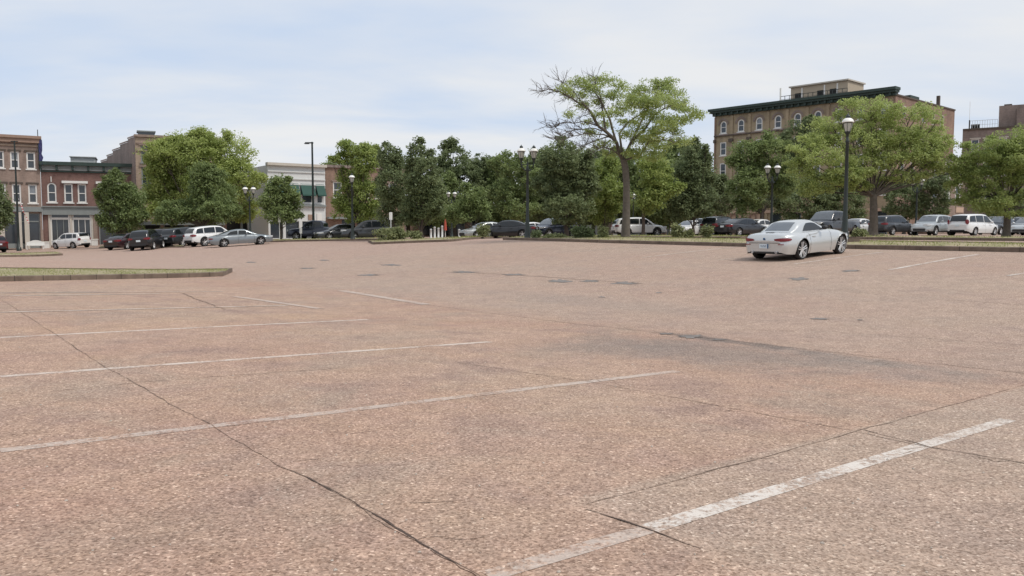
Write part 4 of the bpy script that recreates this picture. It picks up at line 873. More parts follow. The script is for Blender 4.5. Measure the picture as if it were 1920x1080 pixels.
# shrubs
def shrub(px, Y, w, h, kind, label, n=3, gap=0):
    s = F / Y; _, _, g = col(px, Y); yb_ = HOR - (g - CH) * s
    lob = [(px + random.uniform(-.5, .5) * w * .5, yb_ - h * .5, w * .36, h * .5) for _ in range(n)]
    return tree('shrub', Y, lob, kind, label, None, ls=.07, dens=3.6, clump=.28, group='shrubs in the planted islands', cat='shrub', gap=gap)
shrub(738, 56.5, 66, 30, 'olive', 'wide olive shrub at the left end of the middle island', 4)
shrub(782, 57.5, 30, 20, 'olive', 'smaller olive shrub under the tallest dense dark tree', 3)
shrub(902, 61, 36, 30, 'olive', 'pale olive shrub left of the black sedan on the middle island')
shrub(1092, 47.5, 46, 30, 'dark', 'dark low shrub in front of the dark blue crossover', 4)
shrub(1128, 46.5, 26, 30, 'olive', 'feathery shrub left of the locust trunk', 3, .2)
shrub(1040, 49, 46, 12, 'olive', 'low ground cover shrub near the left end of the long island', 4, .2)
shrub(1265, 46, 34, 32, 'olive', 'feathery shrub in front of the white parked cars right of the locust', 4, .25)
shrub(1327, 48.5, 26, 28, 'olive', 'narrow feathery shrub left of the dark crossover', 3, .25)
shrub(1290, 47, 26, 20, 'olive', 'sparse low shrub between the two feathery ones', 3, .3)
shrub(1612, 46, 36, 22, 'olive', 'sparse pale shrub left of the yellow green locust trunk', 4, .3)
shrub(1655, 46.5, 20, 9, 'olive', 'tiny shrub at the foot of the yellow green locust', 2, .2)
shrub(1003, 50, 24, 22, 'dark', 'small dark shrub at the foot of the tall twin lamp', 3)

# the leaning half bare locust on the long island
YL = 47.0; s_ = F / YL; bx, by, bz = col(1172, YL); O = np.array((bx, by, bz))
loc = empty('half_bare_locust', (bx, by, bz), 0, 'tall flat topped locust with bare twigs on its left side, on the long island', 'tree')
def q3(px, py, dy=0): return np.array((PX(px, YL + dy) - bx, dy, PZ(py, YL + dy) - bz))
m = M(); m.tube([(0, 0, -.1), q3(1173, 440), q3(1174, 400), q3(1174, 350), q3(1172, 318), q3(1168, 300)], [.34, .27, .215, .19, .19, .18], 12)
m.build('trunk', m_bark, loc, True)
mb = M(); fork = q3(1170, 302); BR = []
def limb(pts, r0, r1, dy=0):
    n = len(pts); P_ = [q3(px, py, dy * i / max(1, n - 1)) for i, (px, py) in enumerate(pts)]
    # smooth the path
    out = []
    for i in range(n - 1):
        for t in (0, .5): out.append(P_[i] * (1 - t) + P_[i + 1] * t + (rng.normal(0, .035, 3) if t else 0))
    out.append(P_[-1]); mb.tube(out, list(np.linspace(r0 * .72, r1 * .9, len(out))), 7); BR.append((out, r0, r1)); return out
limb([(1168, 305), (1155, 268), (1136, 248), (1122, 238), (1108, 212), (1092, 194), (1070, 183), (1050, 172), (1028, 167), (1006, 171)], .16, .015, -1.5)
limb([(1136, 250), (1130, 215), (1126, 190), (1118, 165), (1112, 148)], .09, .02, 1.2)
limb([(1155, 270), (1142, 225), (1128, 196), (1112, 172), (1095, 155)], .10, .02, .5)
limb([(1168, 300), (1180, 270), (1198, 232), (1212, 205), (1226, 180), (1232, 158)], .14, .02, 1.0)
limb([(1180, 268), (1205, 245), (1225, 215), (1250, 200), (1275, 190)], .11, .02, -1.0)
limb([(1165, 285), (1160, 250), (1175, 230), (1200, 214), (1235, 200), (1262, 178)], .10, .02, 2.0)
limb([(1185, 270), (1195, 255), (1230, 250), (1262, 236), (1290, 214), (1310, 210)], .09, .012, .8)
limb([(1150, 262), (1130, 252), (1100, 250), (1075, 255), (1055, 262)], .07, .012, -2.0)
limb([(1118, 236), (1090, 228), (1062, 230), (1040, 238), (1025, 236)], .05, .008, 1.2)
limb([(1128, 246), (1105, 240), (1078, 243), (1050, 254), (1038, 262)], .05, .008, .2)
limb([(1150, 255), (1120, 262), (1100, 270), (1090, 280)], .06, .01, 1.5)
limb([(1092, 194), (1075, 172), (1060, 160), (1048, 150)], .04, .01, -1.0)
limb([(1172, 300), (1200, 290), (1215, 265), (1240, 262), (1262, 268)], .09, .02, -1.8)
limb([(1168, 300), (1158, 290), (1145, 280), (1130, 275), (1112, 285)], .07, .015, -1.4)
# fine twigs off every limb; more on the bare side
for out, r0, r1 in list(BR):
    for k in range(len(out) * 4):
        i = random.randrange(max(1, len(out) // 3), len(out)); p = out[i]; bare = p[0] < -.8
        if not bare and random.random() < .45: continue
        L_ = random.uniform(.35, 1.15) if bare else random.uniform(.25, .7)
        d = np.array((random.uniform(-1, .35) if bare else random.uniform(-.6, 1), random.uniform(-.8, .8), random.uniform(-.35, .8))); d /= np.linalg.norm(d)
        e1 = p + d * L_ * .5 + rng.normal(0, .04, 3); e2 = p + d * L_ + np.array((0, 0, random.uniform(-.1, .15)))
        mb.tube([p, e1, e2], [.016, .011, .005], 4)
        for _ in range(2):
            f = random.uniform(.2, .9); q_ = p + (e2 - p) * f; dd = d + rng.normal(0, .5, 3); dd /= np.linalg.norm(dd); mb.tube([q_, q_ + dd * L_ * .45], [.009, .004], 3)
mb.build('branches', m_bark, loc, True)
lob = [(1082, 153, 24, 10), (1125, 150, 30, 10), (1060, 166, 16, 8), (1108, 165, 22, 10), (1140, 178, 26, 9), (1190, 172, 26, 16), (1225, 160, 30, 11), (1245, 175, 34, 16), (1205, 192, 34, 14), (1265, 196, 24, 12), (1165, 200, 24, 8), (1150, 212, 22, 7), (1215, 215, 38, 10), (1292, 208, 20, 8),
       (1240, 232, 32, 9), (1210, 240, 30, 10), (1262, 246, 22, 8), (1068, 212, 10, 5), (1205, 262, 26, 12), (1232, 272, 28, 12), (1105, 248, 12, 6), (1180, 190, 20, 10), (1132, 232, 14, 5), (1278, 222, 20, 6), (1248, 156, 24, 9), (1090, 178, 12, 5), (1170, 250, 16, 7), (1130, 272, 22, 9), (1275, 264, 18, 7), (1160, 160, 16, 6), (1095, 195, 14, 6), (1118, 215, 14, 5), (1220, 255, 34, 12), (1255, 225, 26, 10), (1190, 285, 24, 12), (1225, 292, 24, 12), (1150, 285, 22, 10), (1100, 228, 10, 4), (1072, 178, 10, 5), (1120, 190, 12, 5), (1302, 218, 16, 6), (1240, 190, 44, 14), (1180, 228, 22, 8)]
Cs, Rs, Ns, Tn = [], [], [], []
for cx, cy, rx, ry in lob:
    rxm, rzm = rx / s_, ry / s_; c = q3(cx, cy, random.uniform(-2.2, 2.2)); ncl = int(rx * ry * .075) + 5
    d = rng.normal(0, 1, (ncl, 3)); d /= np.linalg.norm(d, axis=1, keepdims=True); ctr = c + d * rng.uniform(.3, 1, (ncl, 1)) * np.array((rxm * 1.1, max(rxm, .7) * .9, rzm * 1.15))
    Cs.append(ctr); Rs.append(rng.uniform(.2, .5, ncl)); Ns.append(rng.integers(18, 58, ncl)); Tn.append(np.clip(rng.random(ncl) * .9, 0, 1))
link('crown', leaves_mesh('crown', np.concatenate(Cs), np.concatenate(Rs), np.concatenate(Ns), .06, LEAF['lacy'], .55, np.concatenate(Tn), .25), loc)

# ------------------------------------------------------------------ street lamps
def lantern_meshes():
    cup = M().lathe([(.03, 0), (.055, .02), (.05, .06), (.085, .12), (.11, .18), (.115, .205)], 14).mesh('lantern_cup', m_pole, True)
    gl = M().lathe([(.095, .208), (.13, .32), (.165, .46), (.17, .52)], 16).mesh('lantern_glass', m_lampglass, True)
    cage = M()
    for k in range(6):
        a = k * math.pi / 3; c, s = math.cos(a), math.sin(a); cage.tube([(.105 * c, .105 * s, .2), (.14 * c, .14 * s, .32), (.178 * c, .178 * s, .48), (.18 * c, .18 * s, .53)], .008, 5)
    cage.lathe([(.17, .515), (.19, .53), (.17, .545)], 16); cage = cage.mesh('lantern_cage', m_pole, True)
    dome = M().lathe([(.19, .55), (.232, .553), (.225, .59), (.185, .665), (.12, .715), (.085, .725)], 20).mesh('lantern_dome', m_lampwhite, True)
    fin = M().lathe([(.088, .727), (.09, .80), (.07, .835), (.03, .855), (.012, .90), (.0, .92)], 12).mesh('finial', m_pole, True)
    return cup, gl, cage, dome, fin
LM = lantern_meshes()
def lantern(parent, loc):
    o = link('lantern', LM[1], parent, loc)
    link('lantern_cup', LM[0], o); link('lantern_cage', LM[2], o); link('lantern_dome', LM[3], o); link('finial', LM[4], o); return o
pole_single = M().lathe([(.20, -.05), (.20, .12), (.165, .16), (.15, .5), (.115, .62), (.10, 1.1), (.085, 1.2), (.075, 2.2), (.062, 4.05), (.085, 4.08), (.05, 4.14), (.04, 4.28)], 14).mesh('pole', m_pole, True)
def lamp_single(px, Y, top, label, rz=0):
    x, y, z = col(px, Y); r = empty('street_lamp', (x, y, z), rz, label, 'street lamp', 'black lamp posts with white domed lanterns'); link('pole', pole_single, r)
    lantern(r, (0, 0, 4.26)); r.scale = (1, 1, 1); k = (PZ(top, Y) - z) / 5.18; r.scale = (k, k, k); return r
arm = M()
for s in (-1, 1): arm.tube([(0, 0, 3.62), (s * .16, 0, 3.70), (s * .30, 0, 3.86), (s * .335, 0, 4.02), (s * .335, 0, 4.13)], [.045, .04, .035, .032, .03], 8)
arm.tube([(-.335, 0, 3.98), (.335, 0, 3.98)], .018, 6); arm_me = arm.mesh('crossarm', m_pole, True)
pole_double = M().lathe([(.20, -.05), (.20, .12), (.165, .16), (.15, .5), (.115, .62), (.10, 1.1), (.085, 1.2), (.075, 2.2), (.065, 3.6), (.09, 3.64), (.085, 3.8), (.05, 3.9), (.045, 4.05), (.02, 4.12), (0, 4.16)], 14).mesh('pole', m_pole, True)
def lamp_double(px, Y, top, label, rz=0, gapk=1.0):
    x, y, z = col(px, Y); r = empty('street_lamp', (x, y, z), rz, label, 'street lamp', 'black lamp posts with white domed lanterns'); link('pole', pole_double, r); link('crossarm', arm_me, r)
    lantern(r, (-.335, 0, 4.1)); lantern(r, (.335, 0, 4.1)); k = (PZ(top, Y) - z) / 5.02; r.scale = (k, k, k); return r
lamp_single(1584, 33.5, 212, 'nearest and tallest looking single lamp, standing just behind the silver roadster')
lamp_double(989, 50.5, 271, 'largest twin lantern lamp, near the left end of the long island', .15)
lamp_double(1446, 60, 305, 'twin lantern lamp in front of the hotel, left of the nearest single lamp')
lamp_double(1717, 70, 331, 'twin lantern lamp behind the dark crossover on the right', -.45)
lamp_double(469, 72, 347, 'twin lantern lamp beside the big rounded tree, above the grey coupe', .2)
lamp_double(847, 86, 357, 'small far twin lantern lamp beside the small round tree')
lamp_single(661, 68, 324, 'single lantern lamp in front of the lacy yellow green tree, above the dark crossover')
lamp_single(1381, 80, 352, 'small single lantern lamp in front of the buff base of the hotel')
lamp_single(1187, 98, 360, 'farthest and smallest single lamp, half hidden behind the locust trunk')
# tall light pole
x, y, z = col(588, 78); h = PZ(266, 78) - z
r = empty('light_pole', (x, y, z), 0, 'tall thin black light pole with one flat lamp head by the white building', 'light pole')
M().lathe([(.22, -.05), (.22, .3), (.13, .34), (.12, 1.5), (.085, h)], 12).build('pole', m_pole, r, True)
M().box(-.65, -.14, h - .14, .1, .14, h - .04).box(-.72, -.17, h - .2, -.3, .17, h - .143).build('lamp_head', m_pole, r)
# banner pole on the left with flag
x, y, z = col(34, 84); h = PZ(264, 84) - z
r = empty('flag_lamp_pole', (x, y, z), 0, 'dark slim pole carrying a red and white flag, in front of the three storey building', 'flagpole')
M().lathe([(.24, -.05), (.22, .35), (.13, .4), (.11, 1.5), (.07, h)], 12).build('pole', m_pole, r, True)
M().box(-.35, -.06, h - .1, .35, .06, h - .02).build('cross_bracket', m_pole, r)
zf = PZ(380, 84) - z; fl = M(); fl.grid([[(.1 + .45 * t + .1 * k, .06 * math.sin(9 * t + k), zf + .5 - 1.6 * t * .6 - k * .28) for t in np.linspace(0, 1, 7)] for k in range(8)])
m_flag, nt_, b_ = new_mat('striped_flag_cloth'); nb = NB(nt_); tc_ = nt_.nodes.new('ShaderNodeTexCoord'); wv = nt_.nodes.new('ShaderNodeTexWave'); wv.inputs['Scale'].default_value = 1.1; wv.bands_direction = 'Z'; nb.l.new(tc_.outputs['Object'], wv.inputs['Vector'])
nb.l.new(nb.ramp(wv.outputs[0], (.45, (.45, .06, .07)), (.55, (.68, .64, .62))), b_.inputs['Base Color'])
fl.build('flag', m_flag, r)
# furled blue flag on the corner of the brick building
x, y = PX(78, 90.2), 90.2; zb = PZ(310, 90.2); zt = PZ(243, 90.2)
r = empty('roof_flagpole', (x, y, zb), 0, 'thin pole with a furled dark blue flag on the roof corner of the brown building', 'flagpole')
M().lathe([(.05, -.4), (.04, zt - zb)], 8).build('pole', m_pole, r, True)
M().grid([[(.05 + a * random.uniform(.7, 1.1), .03 * math.sin(k * 2 + a * 9), (zt - zb) * (.72 - .1 * k)) for a in (0, .15, .3, .42)] for k in range(8)]).build('flag', mat('dark_blue_cloth', (.05, .055, .16), .8), r)

# ------------------------------------------------------------------ cars
def pchip(pts):
    x = np.array([p[0] for p in pts], float); y = np.array([p[1] for p in pts], float); h = np.diff(x); dl = np.diff(y) / h; d = np.zeros_like(y)
    for i in range(1, len(x) - 1):
        if dl[i - 1] * dl[i] > 0:
            w1, w2 = 2 * h[i] + h[i - 1], h[i] + 2 * h[i - 1]; d[i] = (w1 + w2) / (w1 / dl[i - 1] + w2 / dl[i])
    d[0], d[-1] = dl[0], dl[-1]
    def f(q):
        q = min(max(q, x[0]), x[-1]); i = min(max(int(np.searchsorted(x, q)) - 1, 0), len(h) - 1); t = (q - x[i]) / h[i]
        return float((2*t**3-3*t**2+1)*y[i] + (t**3-2*t**2+t)*h[i]*d[i] + (-2*t**3+3*t**2)*y[i+1] + (t**3-t**2)*h[i]*d[i+1])
    return f
def wheel_meshes(r, w=.2, spokes=5, dark=False, k_=1.0):
    r0_ = r
    ty = M().lathe([(r * .66 * k_, -w / 2), (r * .93, -w / 2), (r, -w * .36), (r, w * .36), (r * .93, w / 2), (r * .66 * k_, w / 2), (r * .66 * k_, -w / 2)], 28, axis='y').mesh('tyre', m_tyre, True)
    r = r * k_
    rm = M(); rm.lathe([(r * .67, -w * .42), (r * .74, w * .48), (r * .66, w * .5), (r * .64, w * .3), (r * .64, -w * .4)], 28, axis='y')
    rm.lathe([(.0, w * .40), (r * .15, w * .40), (r * .17, w * .28)], 14, axis='y')
    for k in range(spokes):
        a = 2 * math.pi * k / spokes + .3; c, s = math.cos(a), math.sin(a)
        for sg in (-1, 1):
            o = sg * r * .055
            p = [(r * .1 * c - o * s, w * .36, r * .1 * s + o * c), (r * .66 * c - o * 2.1 * s, w * .44, r * .66 * s + o * 2.1 * c)]
            rm.tube(p, [r * .05, r * .045], 5)
    rm = rm.mesh('rim', m_rim if not dark else m_plastic, False)
    br = M().lathe([(0, w * .1), (r * .62, w * .1), (r * .62, w * .05)], 20, axis='y').mesh('brake_disc', m_under, False)
    return ty, rm, br
_wm = {}
def car(name, spec, pos, head, pmat, label, group='cars parked around the lot', detail=True, glass=None, dark_rim=False):
    L, W = spec['L'], spec['W']; r = spec.get('r', .33); xr, xf = spec['xr'], spec['xf']; sill = spec.get('sill', .2)
    deck = pchip(spec['deck']); roof = pchip(spec['roof']); plan = pchip(spec.get('plan', [(-L/2, .78), (-L/2+.12, .88), (-L/2+.45, .96), (-L/4, 1), (L/4, 1), (L/2-.6, .95), (L/2-.2, .83), (L/2, .66)]))
    root = empty(name, pos, math.pi / 2 - D2R(head), label, 'car', group)
    hx0, hy0 = math.sin(D2R(head)), math.cos(D2R(head)); g4 = lambda a, b: float(gz(pos[0] + hx0 * a - hy0 * b, pos[1] + hy0 * a + hx0 * b))
    zf_, zr_ = (g4(xf, .75) + g4(xf, -.75)) / 2, (g4(xr, .75) + g4(xr, -.75)) / 2; zl_, zt2 = g4(0, .75), g4(0, -.75)
    root.rotation_euler = (math.atan((zl_ - zt2) / 1.5), -math.atan((zf_ - zr_) / (xf - xr)), math.pi / 2 - D2R(head)); root.location.z = (zf_ * -xr + zr_ * xf) / (xf - xr) - .005
    R = r + .055
    sills = pchip(spec.get('sills', [(-L/2, sill + .16), (-L/2 + .35, sill + .03), (-L/2+.6, sill), (L/2-.6, sill), (L/2 - .3, sill), (L/2, sill + .08)]))
    def zlow(x):
        z = sills(x)
        for xw in (xr, xf):
            d = abs(x - xw)
            if d < R: z = max(z, r + math.sqrt(max(R * R - d * d, 0)) * .98)
        return z
    flare = spec.get('flare', .02)
    def ring(x):
        w = W / 2 * plan(x); zl = zlow(x); zt = deck(x); zs = max(zt - .10, zl + .04); f = 0
        for xw in (xr, xf):
            d = abs(x - xw)
            if d < R * 1.6: f = max(f, flare * (1 - (d / (R * 1.6)) ** 2))
        mid = max(zl + .02, min(zs - .02, .56)); zb = sills(x)
        tk = min(1, max(0, (zl - zb) / .25))
        return [(w - .045 * (1 - tk) + f * tk, zl), (w - .012 + f, zl + (mid - zl) * .5), (w + f, mid), (w - .02 + f * .9, (mid + zs) / 2), (w - .05 + f * .7, zs), (w - .10 + f * .4, zt - .035), (w - .19, zt - .008), (w * .55, zt + .018), (0, zt + .028)]
    xs = sorted(set([round(v, 3) for v in np.linspace(-L / 2, L / 2, int(L / .07))] + [round(xw + s * R * c, 3) for xw in (xr, xf) for s in (-1, 1) for c in (1.001, .999, .96, .88, .7)]))
    rows = []
    for x in xs:
        h = ring(x); rows.append([(x, -y, z) for y, z in h] + [(x, y, z) for y, z in h[-2::-1]])
    m = M().grid(rows)
    for k, rv in ((0, 1), (-1, 0)):
        rw = rows[k]; n = len(m.v); m.v += rw; c = len(rw) // 2
        for i in range(c):
            a, b_2, c2, d2 = n + i, n + i + 1, n + len(rw) - 2 - i, n + len(rw) - 1 - i
            fq = (a, b_2, c2, d2) if b_2 != c2 else (a, b_2, d2); m.f.append(fq if not rv else fq[::-1])
    body = m.build('body', pmat, root, True)
    try:
        body.data.set_sharp_from_angle(angle=D2R(48))
    except Exception: pass
    # dark floor pan and wheel wells
    M().box(-L/2 + .25, -W/2 + .27, sill + .02, L/2 - .25, W/2 - .27, min(.62, deck(0) - .1)).build('underbody', m_under, root)
    if spec.get('clad'):
        cm = M()
        for sg in (-1, 1):
            seg = [x for x in xs if -L/2 + .05 < x < L/2 - .05]
            cm.grid([[(x, sg * (ring(x)[0][0] + .012), zlow(x)), (x, sg * (ring(x)[1][0] + .014), zlow(x) + .09)] for x in seg])
        cm.build('sill_cladding', m_plastic, root)
    # cabin
    gx0, gx1 = spec['roof'][0][0], spec['roof'][-1][0]; tum = spec.get('tumble', .34)
    wtop = spec.get('wtop', 1.0)
    def gring(x):
        zb = deck(x) - .01; zt = max(roof(x), zb + .002); w0 = (W / 2 * plan(x) - .13) * wtop; h = zt - zb; rr = min(.09, h * .4)
        if spec.get('bubble'): w0 = w0 * (1 - .16 * max(0, (gx0 + .8 - x) / .8) ** 2) 
        wt = w0 - tum * h
        return [(w0, zb), (w0 - tum * h * .5 + .01, zb + h * .5), (wt + tum * rr, zt - rr), (wt - rr * .5, zt - rr * .28), (wt * .6, zt - rr * .02), (0, zt + h * .015)]
    gs = list(np.linspace(gx0, gx1, 34)); rows = []
    for x in gs:
        h = gring(x); rows.append([(x, -y, z) for y, z in h] + [(x, y, z) for y, z in h[-2::-1]])
    rf = M().grid(rows).build('roof', spec.get('roofmat') or pmat, root, True)
    def gpt(x, k, sg, off=.007):
        """point on the cabin at station x and ring parameter k (0..5)"""
        h = gring(x); i = min(int(k), 4); t = k - i; y = h[i][0] * (1 - t) + h[i + 1][0] * t; z = h[i][1] * (1 - t) + h[i + 1][1] * t
        if k <= 2.2: return (x, sg * (y + off), z)
        return (x, sg * y, z + off)
    glass = glass or m_carglass
    def bar(x, x0, x1): return min(x1, max(x0, x))
    # side windows: list of (x_bottom0, x_bottom1, x_top0, x_top1)
    for sg in (-1, 1):
        for (b0, b1, t0, t1) in spec['side']:
            rws = []
            for i in range(9):
                f = i / 8; col_ = []
                for kk in np.linspace(.16, 1.86, 5):
                    g = (kk - .16) / 1.7; xb = b0 + (b1 - b0) * f; xt = t0 + (t1 - t0) * f; col_.append(gpt(xb + (xt - xb) * g, kk, sg, .008))
                rws.append(col_)
            M().grid(rws).build('side_window', glass, root, True)
    for nm, (xa, xb), kk0 in (('windscreen', spec['ws'], 3.0), ('rear_window', spec['rw'], spec.get('rwk', 3.0))):
        rws = []
        for i in range(8):
            x = xa + (xb - xa) * i / 7; h = gring(x)
            ks = np.linspace(kk0, 5, 5); rws.append([gpt(x, k, -1) for k in ks] + [gpt(x, k, 1) for k in ks[-2::-1]])
        M().grid(rws).build(nm, (m_carglass_l if nm == 'windscreen' or spec.get('lightrear') else glass), root, True)
    # wheels
    key = (round(r, 3), dark_rim)
    if key not in _wm: _wm[key] = wheel_meshes(r, .215, 5, dark_rim, spec.get('rimk', 1.0))
    ty, rm, br = _wm[key]
    for xw in (xr, xf):
        for sg in (-1, 1):
            wl_ = link('wheel', ty, root, (xw, sg * (W / 2 * plan(xw) - .105), r), (0, 0, 0 if sg > 0 else math.pi)); link('rim', rm, wl_); link('brake_disc', br, wl_)
    # lamps wrapping the corners, following the body
    def lampm(end, z0, z1, inn, side, mt, nm):
        xe = -L / 2 if end < 0 else L / 2
        for sg in (-1, 1):
            pts = []
            for t in np.linspace(side, 0, 6):
                x = xe + (t if end < 0 else -t); pts.append((x, W / 2 * plan(x) + .010 - .02 * (1 if end > 0 else .5)))
            we = W / 2 * plan(xe) - .01
            for t in np.linspace(.12, 1, 4): pts.append((xe + (-.014 if end < 0 else .014), we - inn * t))
            rws = []
            n = len(pts)
            for i, (x, y) in enumerate(pts):
                g = math.sin(math.pi * (i + .6) / (n + .2)) ** .5; c = (z0 + z1) / 2; hh = (z1 - z0) / 2 * g; rws.append([(x, sg * y, c - hh), (x, sg * (y + .008), c), (x, sg * (y - .012), c + hh)])
            M().grid(rws).build(nm, mt, root, True)
    lampm(-1, *spec['tail'], m_red, 'taillight'); lampm(1, *spec['head'], m_head, 'headlight')
    # bumpers, grille, plate
    ze = sills(-L/2)
    M().box(-L/2 - .012, -W * .3, ze - .03, -L/2 + .1, W * .3, ze + spec.get('lip', .09)).build('rear_valance', m_plastic, root)
    M().box(L/2 - .1, -W * .26, sill + .1, L/2 + .015, W * .26, sill + .3).build('grille', m_plastic, root)
    pz = spec.get('plate', .62); pl_ = M().box(-L/2 - .028, -.17, pz - .075, -L/2 - .004, .17, pz + .075).build('number_plate', m_plate, root)
    if spec.get('roadster'):
        M().box(-L/2 - .031, -.17, pz - .075, -L/2 - .0285, -.125, pz + .075).build('plate_band', m_blue, pl_)
        mk = M()
        for k, yk in enumerate((.10, .055, .0, -.04, -.08)): mk.box(-L/2 - .031, yk - .006, pz - .035, -L/2 - .0285, yk + .006, pz + .035).box(-L/2 - .031, yk - .016, pz + .02 - (k % 2) * .045, -L/2 - .0285, yk + .02, pz + .032 - (k % 2) * .045)
        mk.build('plate_marks', m_blue, pl_)
    # mirrors, handles, door seams
    mx_ = spec['ws'][1] - .0; mxx = min(mx_, spec['side'][-1][1]) + .02
    for sg in (-1, 1):
        yb_2 = W / 2 * plan(mxx) - .12; zb_ = deck(mxx)
        M().lathe([(0, -.09), (.05, -.085), (.075, -.03), (.075, .04), (.05, .085), (0, .09)], 10, (mxx - .02, sg * (yb_2 + .19), zb_ + .10), 'y').tube([(mxx, sg * yb_2, zb_ + .03), (mxx - .01, sg * (yb_2 + .14), zb_ + .08)], .02, 6).build('mirror', m_plastic if spec.get('blackmirror') else pmat, root, True)
        if detail:
            for hx_ in spec['handles']:
                zz_2 = deck(hx_) - .17; yy = ring(hx_)[3][0]; M().box(hx_ - .1, sg * yy - .012, zz_2 - .015, hx_ + .1, sg * yy + .018, zz_2 + .015).build('door_handle', pmat, root)
            sm_ = M()
            for sx_ in spec['seams']:
                h = ring(sx_); sm_.grid([[(sx_ - .006, sg * (y + .003), z) for y, z in h[:6]], [(sx_ + .006, sg * (y + .003), z) for y, z in h[:6]]])
            sm_.build('door_seam', m_under, root)
    return root
SP = {}
SP['roadster'] = dict(L=4.24, W=1.79, r=.335, rimk=1.2, wtop=.9, xr=-1.22, xf=1.28, sill=.20, flare=.055, deck=[(-2.12, .66), (-2.08, .80), (-1.99, .865), (-1.6, .905), (-1.1, .915), (-.3, .90), (.5, .905), (.9, .90), (1.4, .83), (1.8, .73), (2.02, .62), (2.12, .50)],
    roof=[(-1.50, .90), (-1.2, 1.07), (-.92, 1.215), (-.6, 1.275), (-.2, 1.29), (.06, 1.25), (.36, 1.12), (.74, .91)], plan=[(-2.12, .74), (-2.06, .83), (-1.9, .92), (-1.4, .985), (-.6, .965), (.2, .965), (1.2, 1.0), (1.7, .95), (2.0, .82), (2.12, .60)],
    side=[(-.86, .46, -.50, .06)], ws=(.62, .06), rw=(-1.38, -.88), rwk=3.5, lightrear=True, bubble=True, tail=(.655, .765, .27, .30), head=(.56, .70, .2, .5), plate=.50, roadster=True, blackmirror=True, handles=[-.45], seams=[-.72, .62], lip=.03, tumble=.40, sills=[(-2.12, .29), (-2.0, .235), (-1.7, .21), (-.9, .18), (1.6, .19), (2.12, .24)])
SP['sedan'] = dict(L=4.8, W=1.82, xr=-1.4, xf=1.4, deck=[(-2.4, .80), (-2.34, .93), (-2.1, 1.0), (-1.5, 1.01), (-.5, .94), (.8, .94), (1.4, .88), (2.0, .78), (2.3, .66), (2.4, .52)], roof=[(-1.85, 1.0), (-1.4, 1.2), (-.85, 1.38), (-.3, 1.45), (.3, 1.42), (.7, 1.26), (1.3, .93)],
    side=[(-1.3, -.35, -.95, -.25), (-.25, .95, -.18, .42)], ws=(1.18, .45), rw=(-1.72, -.98), tail=(.74, .92, .35, .3), head=(.6, .74, .32, .5), handles=[-.5, .5], seams=[-.3, .95, -1.1], plate=.78)
SP['coupe'] = dict(L=4.95, W=1.84, xr=-1.40, xf=1.45, deck=[(-2.47, .66), (-2.42, .80), (-2.2, .88), (-1.6, .93), (-.6, .92), (.7, .90), (1.4, .84), (2.0, .76), (2.35, .66), (2.47, .52)], roof=[(-1.95, .90), (-1.4, 1.10), (-.8, 1.29), (-.25, 1.36), (.2, 1.34), (.6, 1.2), (1.2, .90)],
    side=[(-1.15, -.32, -.85, -.28), (-.24, .85, -.2, .32)], ws=(1.08, .36), rw=(-1.8, -.9), tail=(.64, .76, .4, .25), head=(.58, .70, .35, .45), handles=[-.1], seams=[-.3, .95], plate=.5, lightrear=True)
SP['suv'] = dict(L=4.75, W=1.88, r=.36, xr=-1.38, xf=1.38, sill=.27, clad=True, deck=[(-2.375, .92), (-2.34, 1.05), (-2.1, 1.10), (-1.2, 1.09), (.7, 1.05), (1.3, 1.03), (1.9, .95), (2.25, .82), (2.375, .64)], roof=[(-2.28, 1.08), (-2.15, 1.40), (-1.9, 1.60), (-1.3, 1.68), (-.3, 1.72), (.3, 1.68), (.65, 1.52), (1.25, 1.04)],
    side=[(-2.02, -1.35, -1.85, -1.32), (-1.27, -.25, -1.24, -.22), (-.17, .98, -.14, .50)], ws=(1.13, .52), rw=(-2.25, -2.0), tail=(.88, 1.06, .3, .3), head=(.78, .92, .32, .42), handles=[-.4, .75], seams=[-.2, .98, -1.3], plate=.8, lip=.16, tumble=.26)
SP['box'] = dict(L=4.1, W=1.78, r=.34, xr=-1.27, xf=1.28, sill=.24, deck=[(-2.05, .90), (-2.02, 1.02), (-1.8, 1.06), (.6, 1.0), (1.2, .98), (1.7, .93), (1.97, .84), (2.05, .62)], roof=[(-1.98, 1.05), (-1.9, 1.42), (-1.7, 1.56), (-1.0, 1.60), (.1, 1.61), (.45, 1.5), (1.1, 1.0)],
    side=[(-1.65, -1.2, -1.6, -1.18), (-1.1, -.25, -1.08, -.22), (-.17, .85, -.14, .38)], ws=(1.0, .42), rw=(-1.95, -1.78), tail=(.8, 1.05, .15, .15), head=(.72, .88, .28, .3), handles=[-.35, .65], seams=[-.2, .85, -1.15], plate=.7, tumble=.22, roofmat=None)
SP['minivan'] = dict(L=4.9, W=1.98, r=.34, xr=-1.5, xf=1.5, sill=.22, deck=[(-2.45, .86), (-2.41, 1.0), (-2.2, 1.06), (.9, 1.0), (1.5, .96), (2.0, .86), (2.35, .74), (2.45, .56)], roof=[(-2.38, 1.05), (-2.28, 1.40), (-2.05, 1.64), (-1.4, 1.72), (-.2, 1.75), (.5, 1.70), (.9, 1.5), (1.75, .92)],
    side=[(-2.1, -1.25, -1.95, -1.22), (-1.17, -.05, -1.15, -.03), (.03, 1.35, .06, .7)], ws=(1.55, .78), rw=(-2.36, -2.12), tail=(.9, 1.3, .12, .12), head=(.66, .82, .35, .45), handles=[-.2, .9], seams=[0, 1.3, -1.2], plate=.8, tumble=.24)
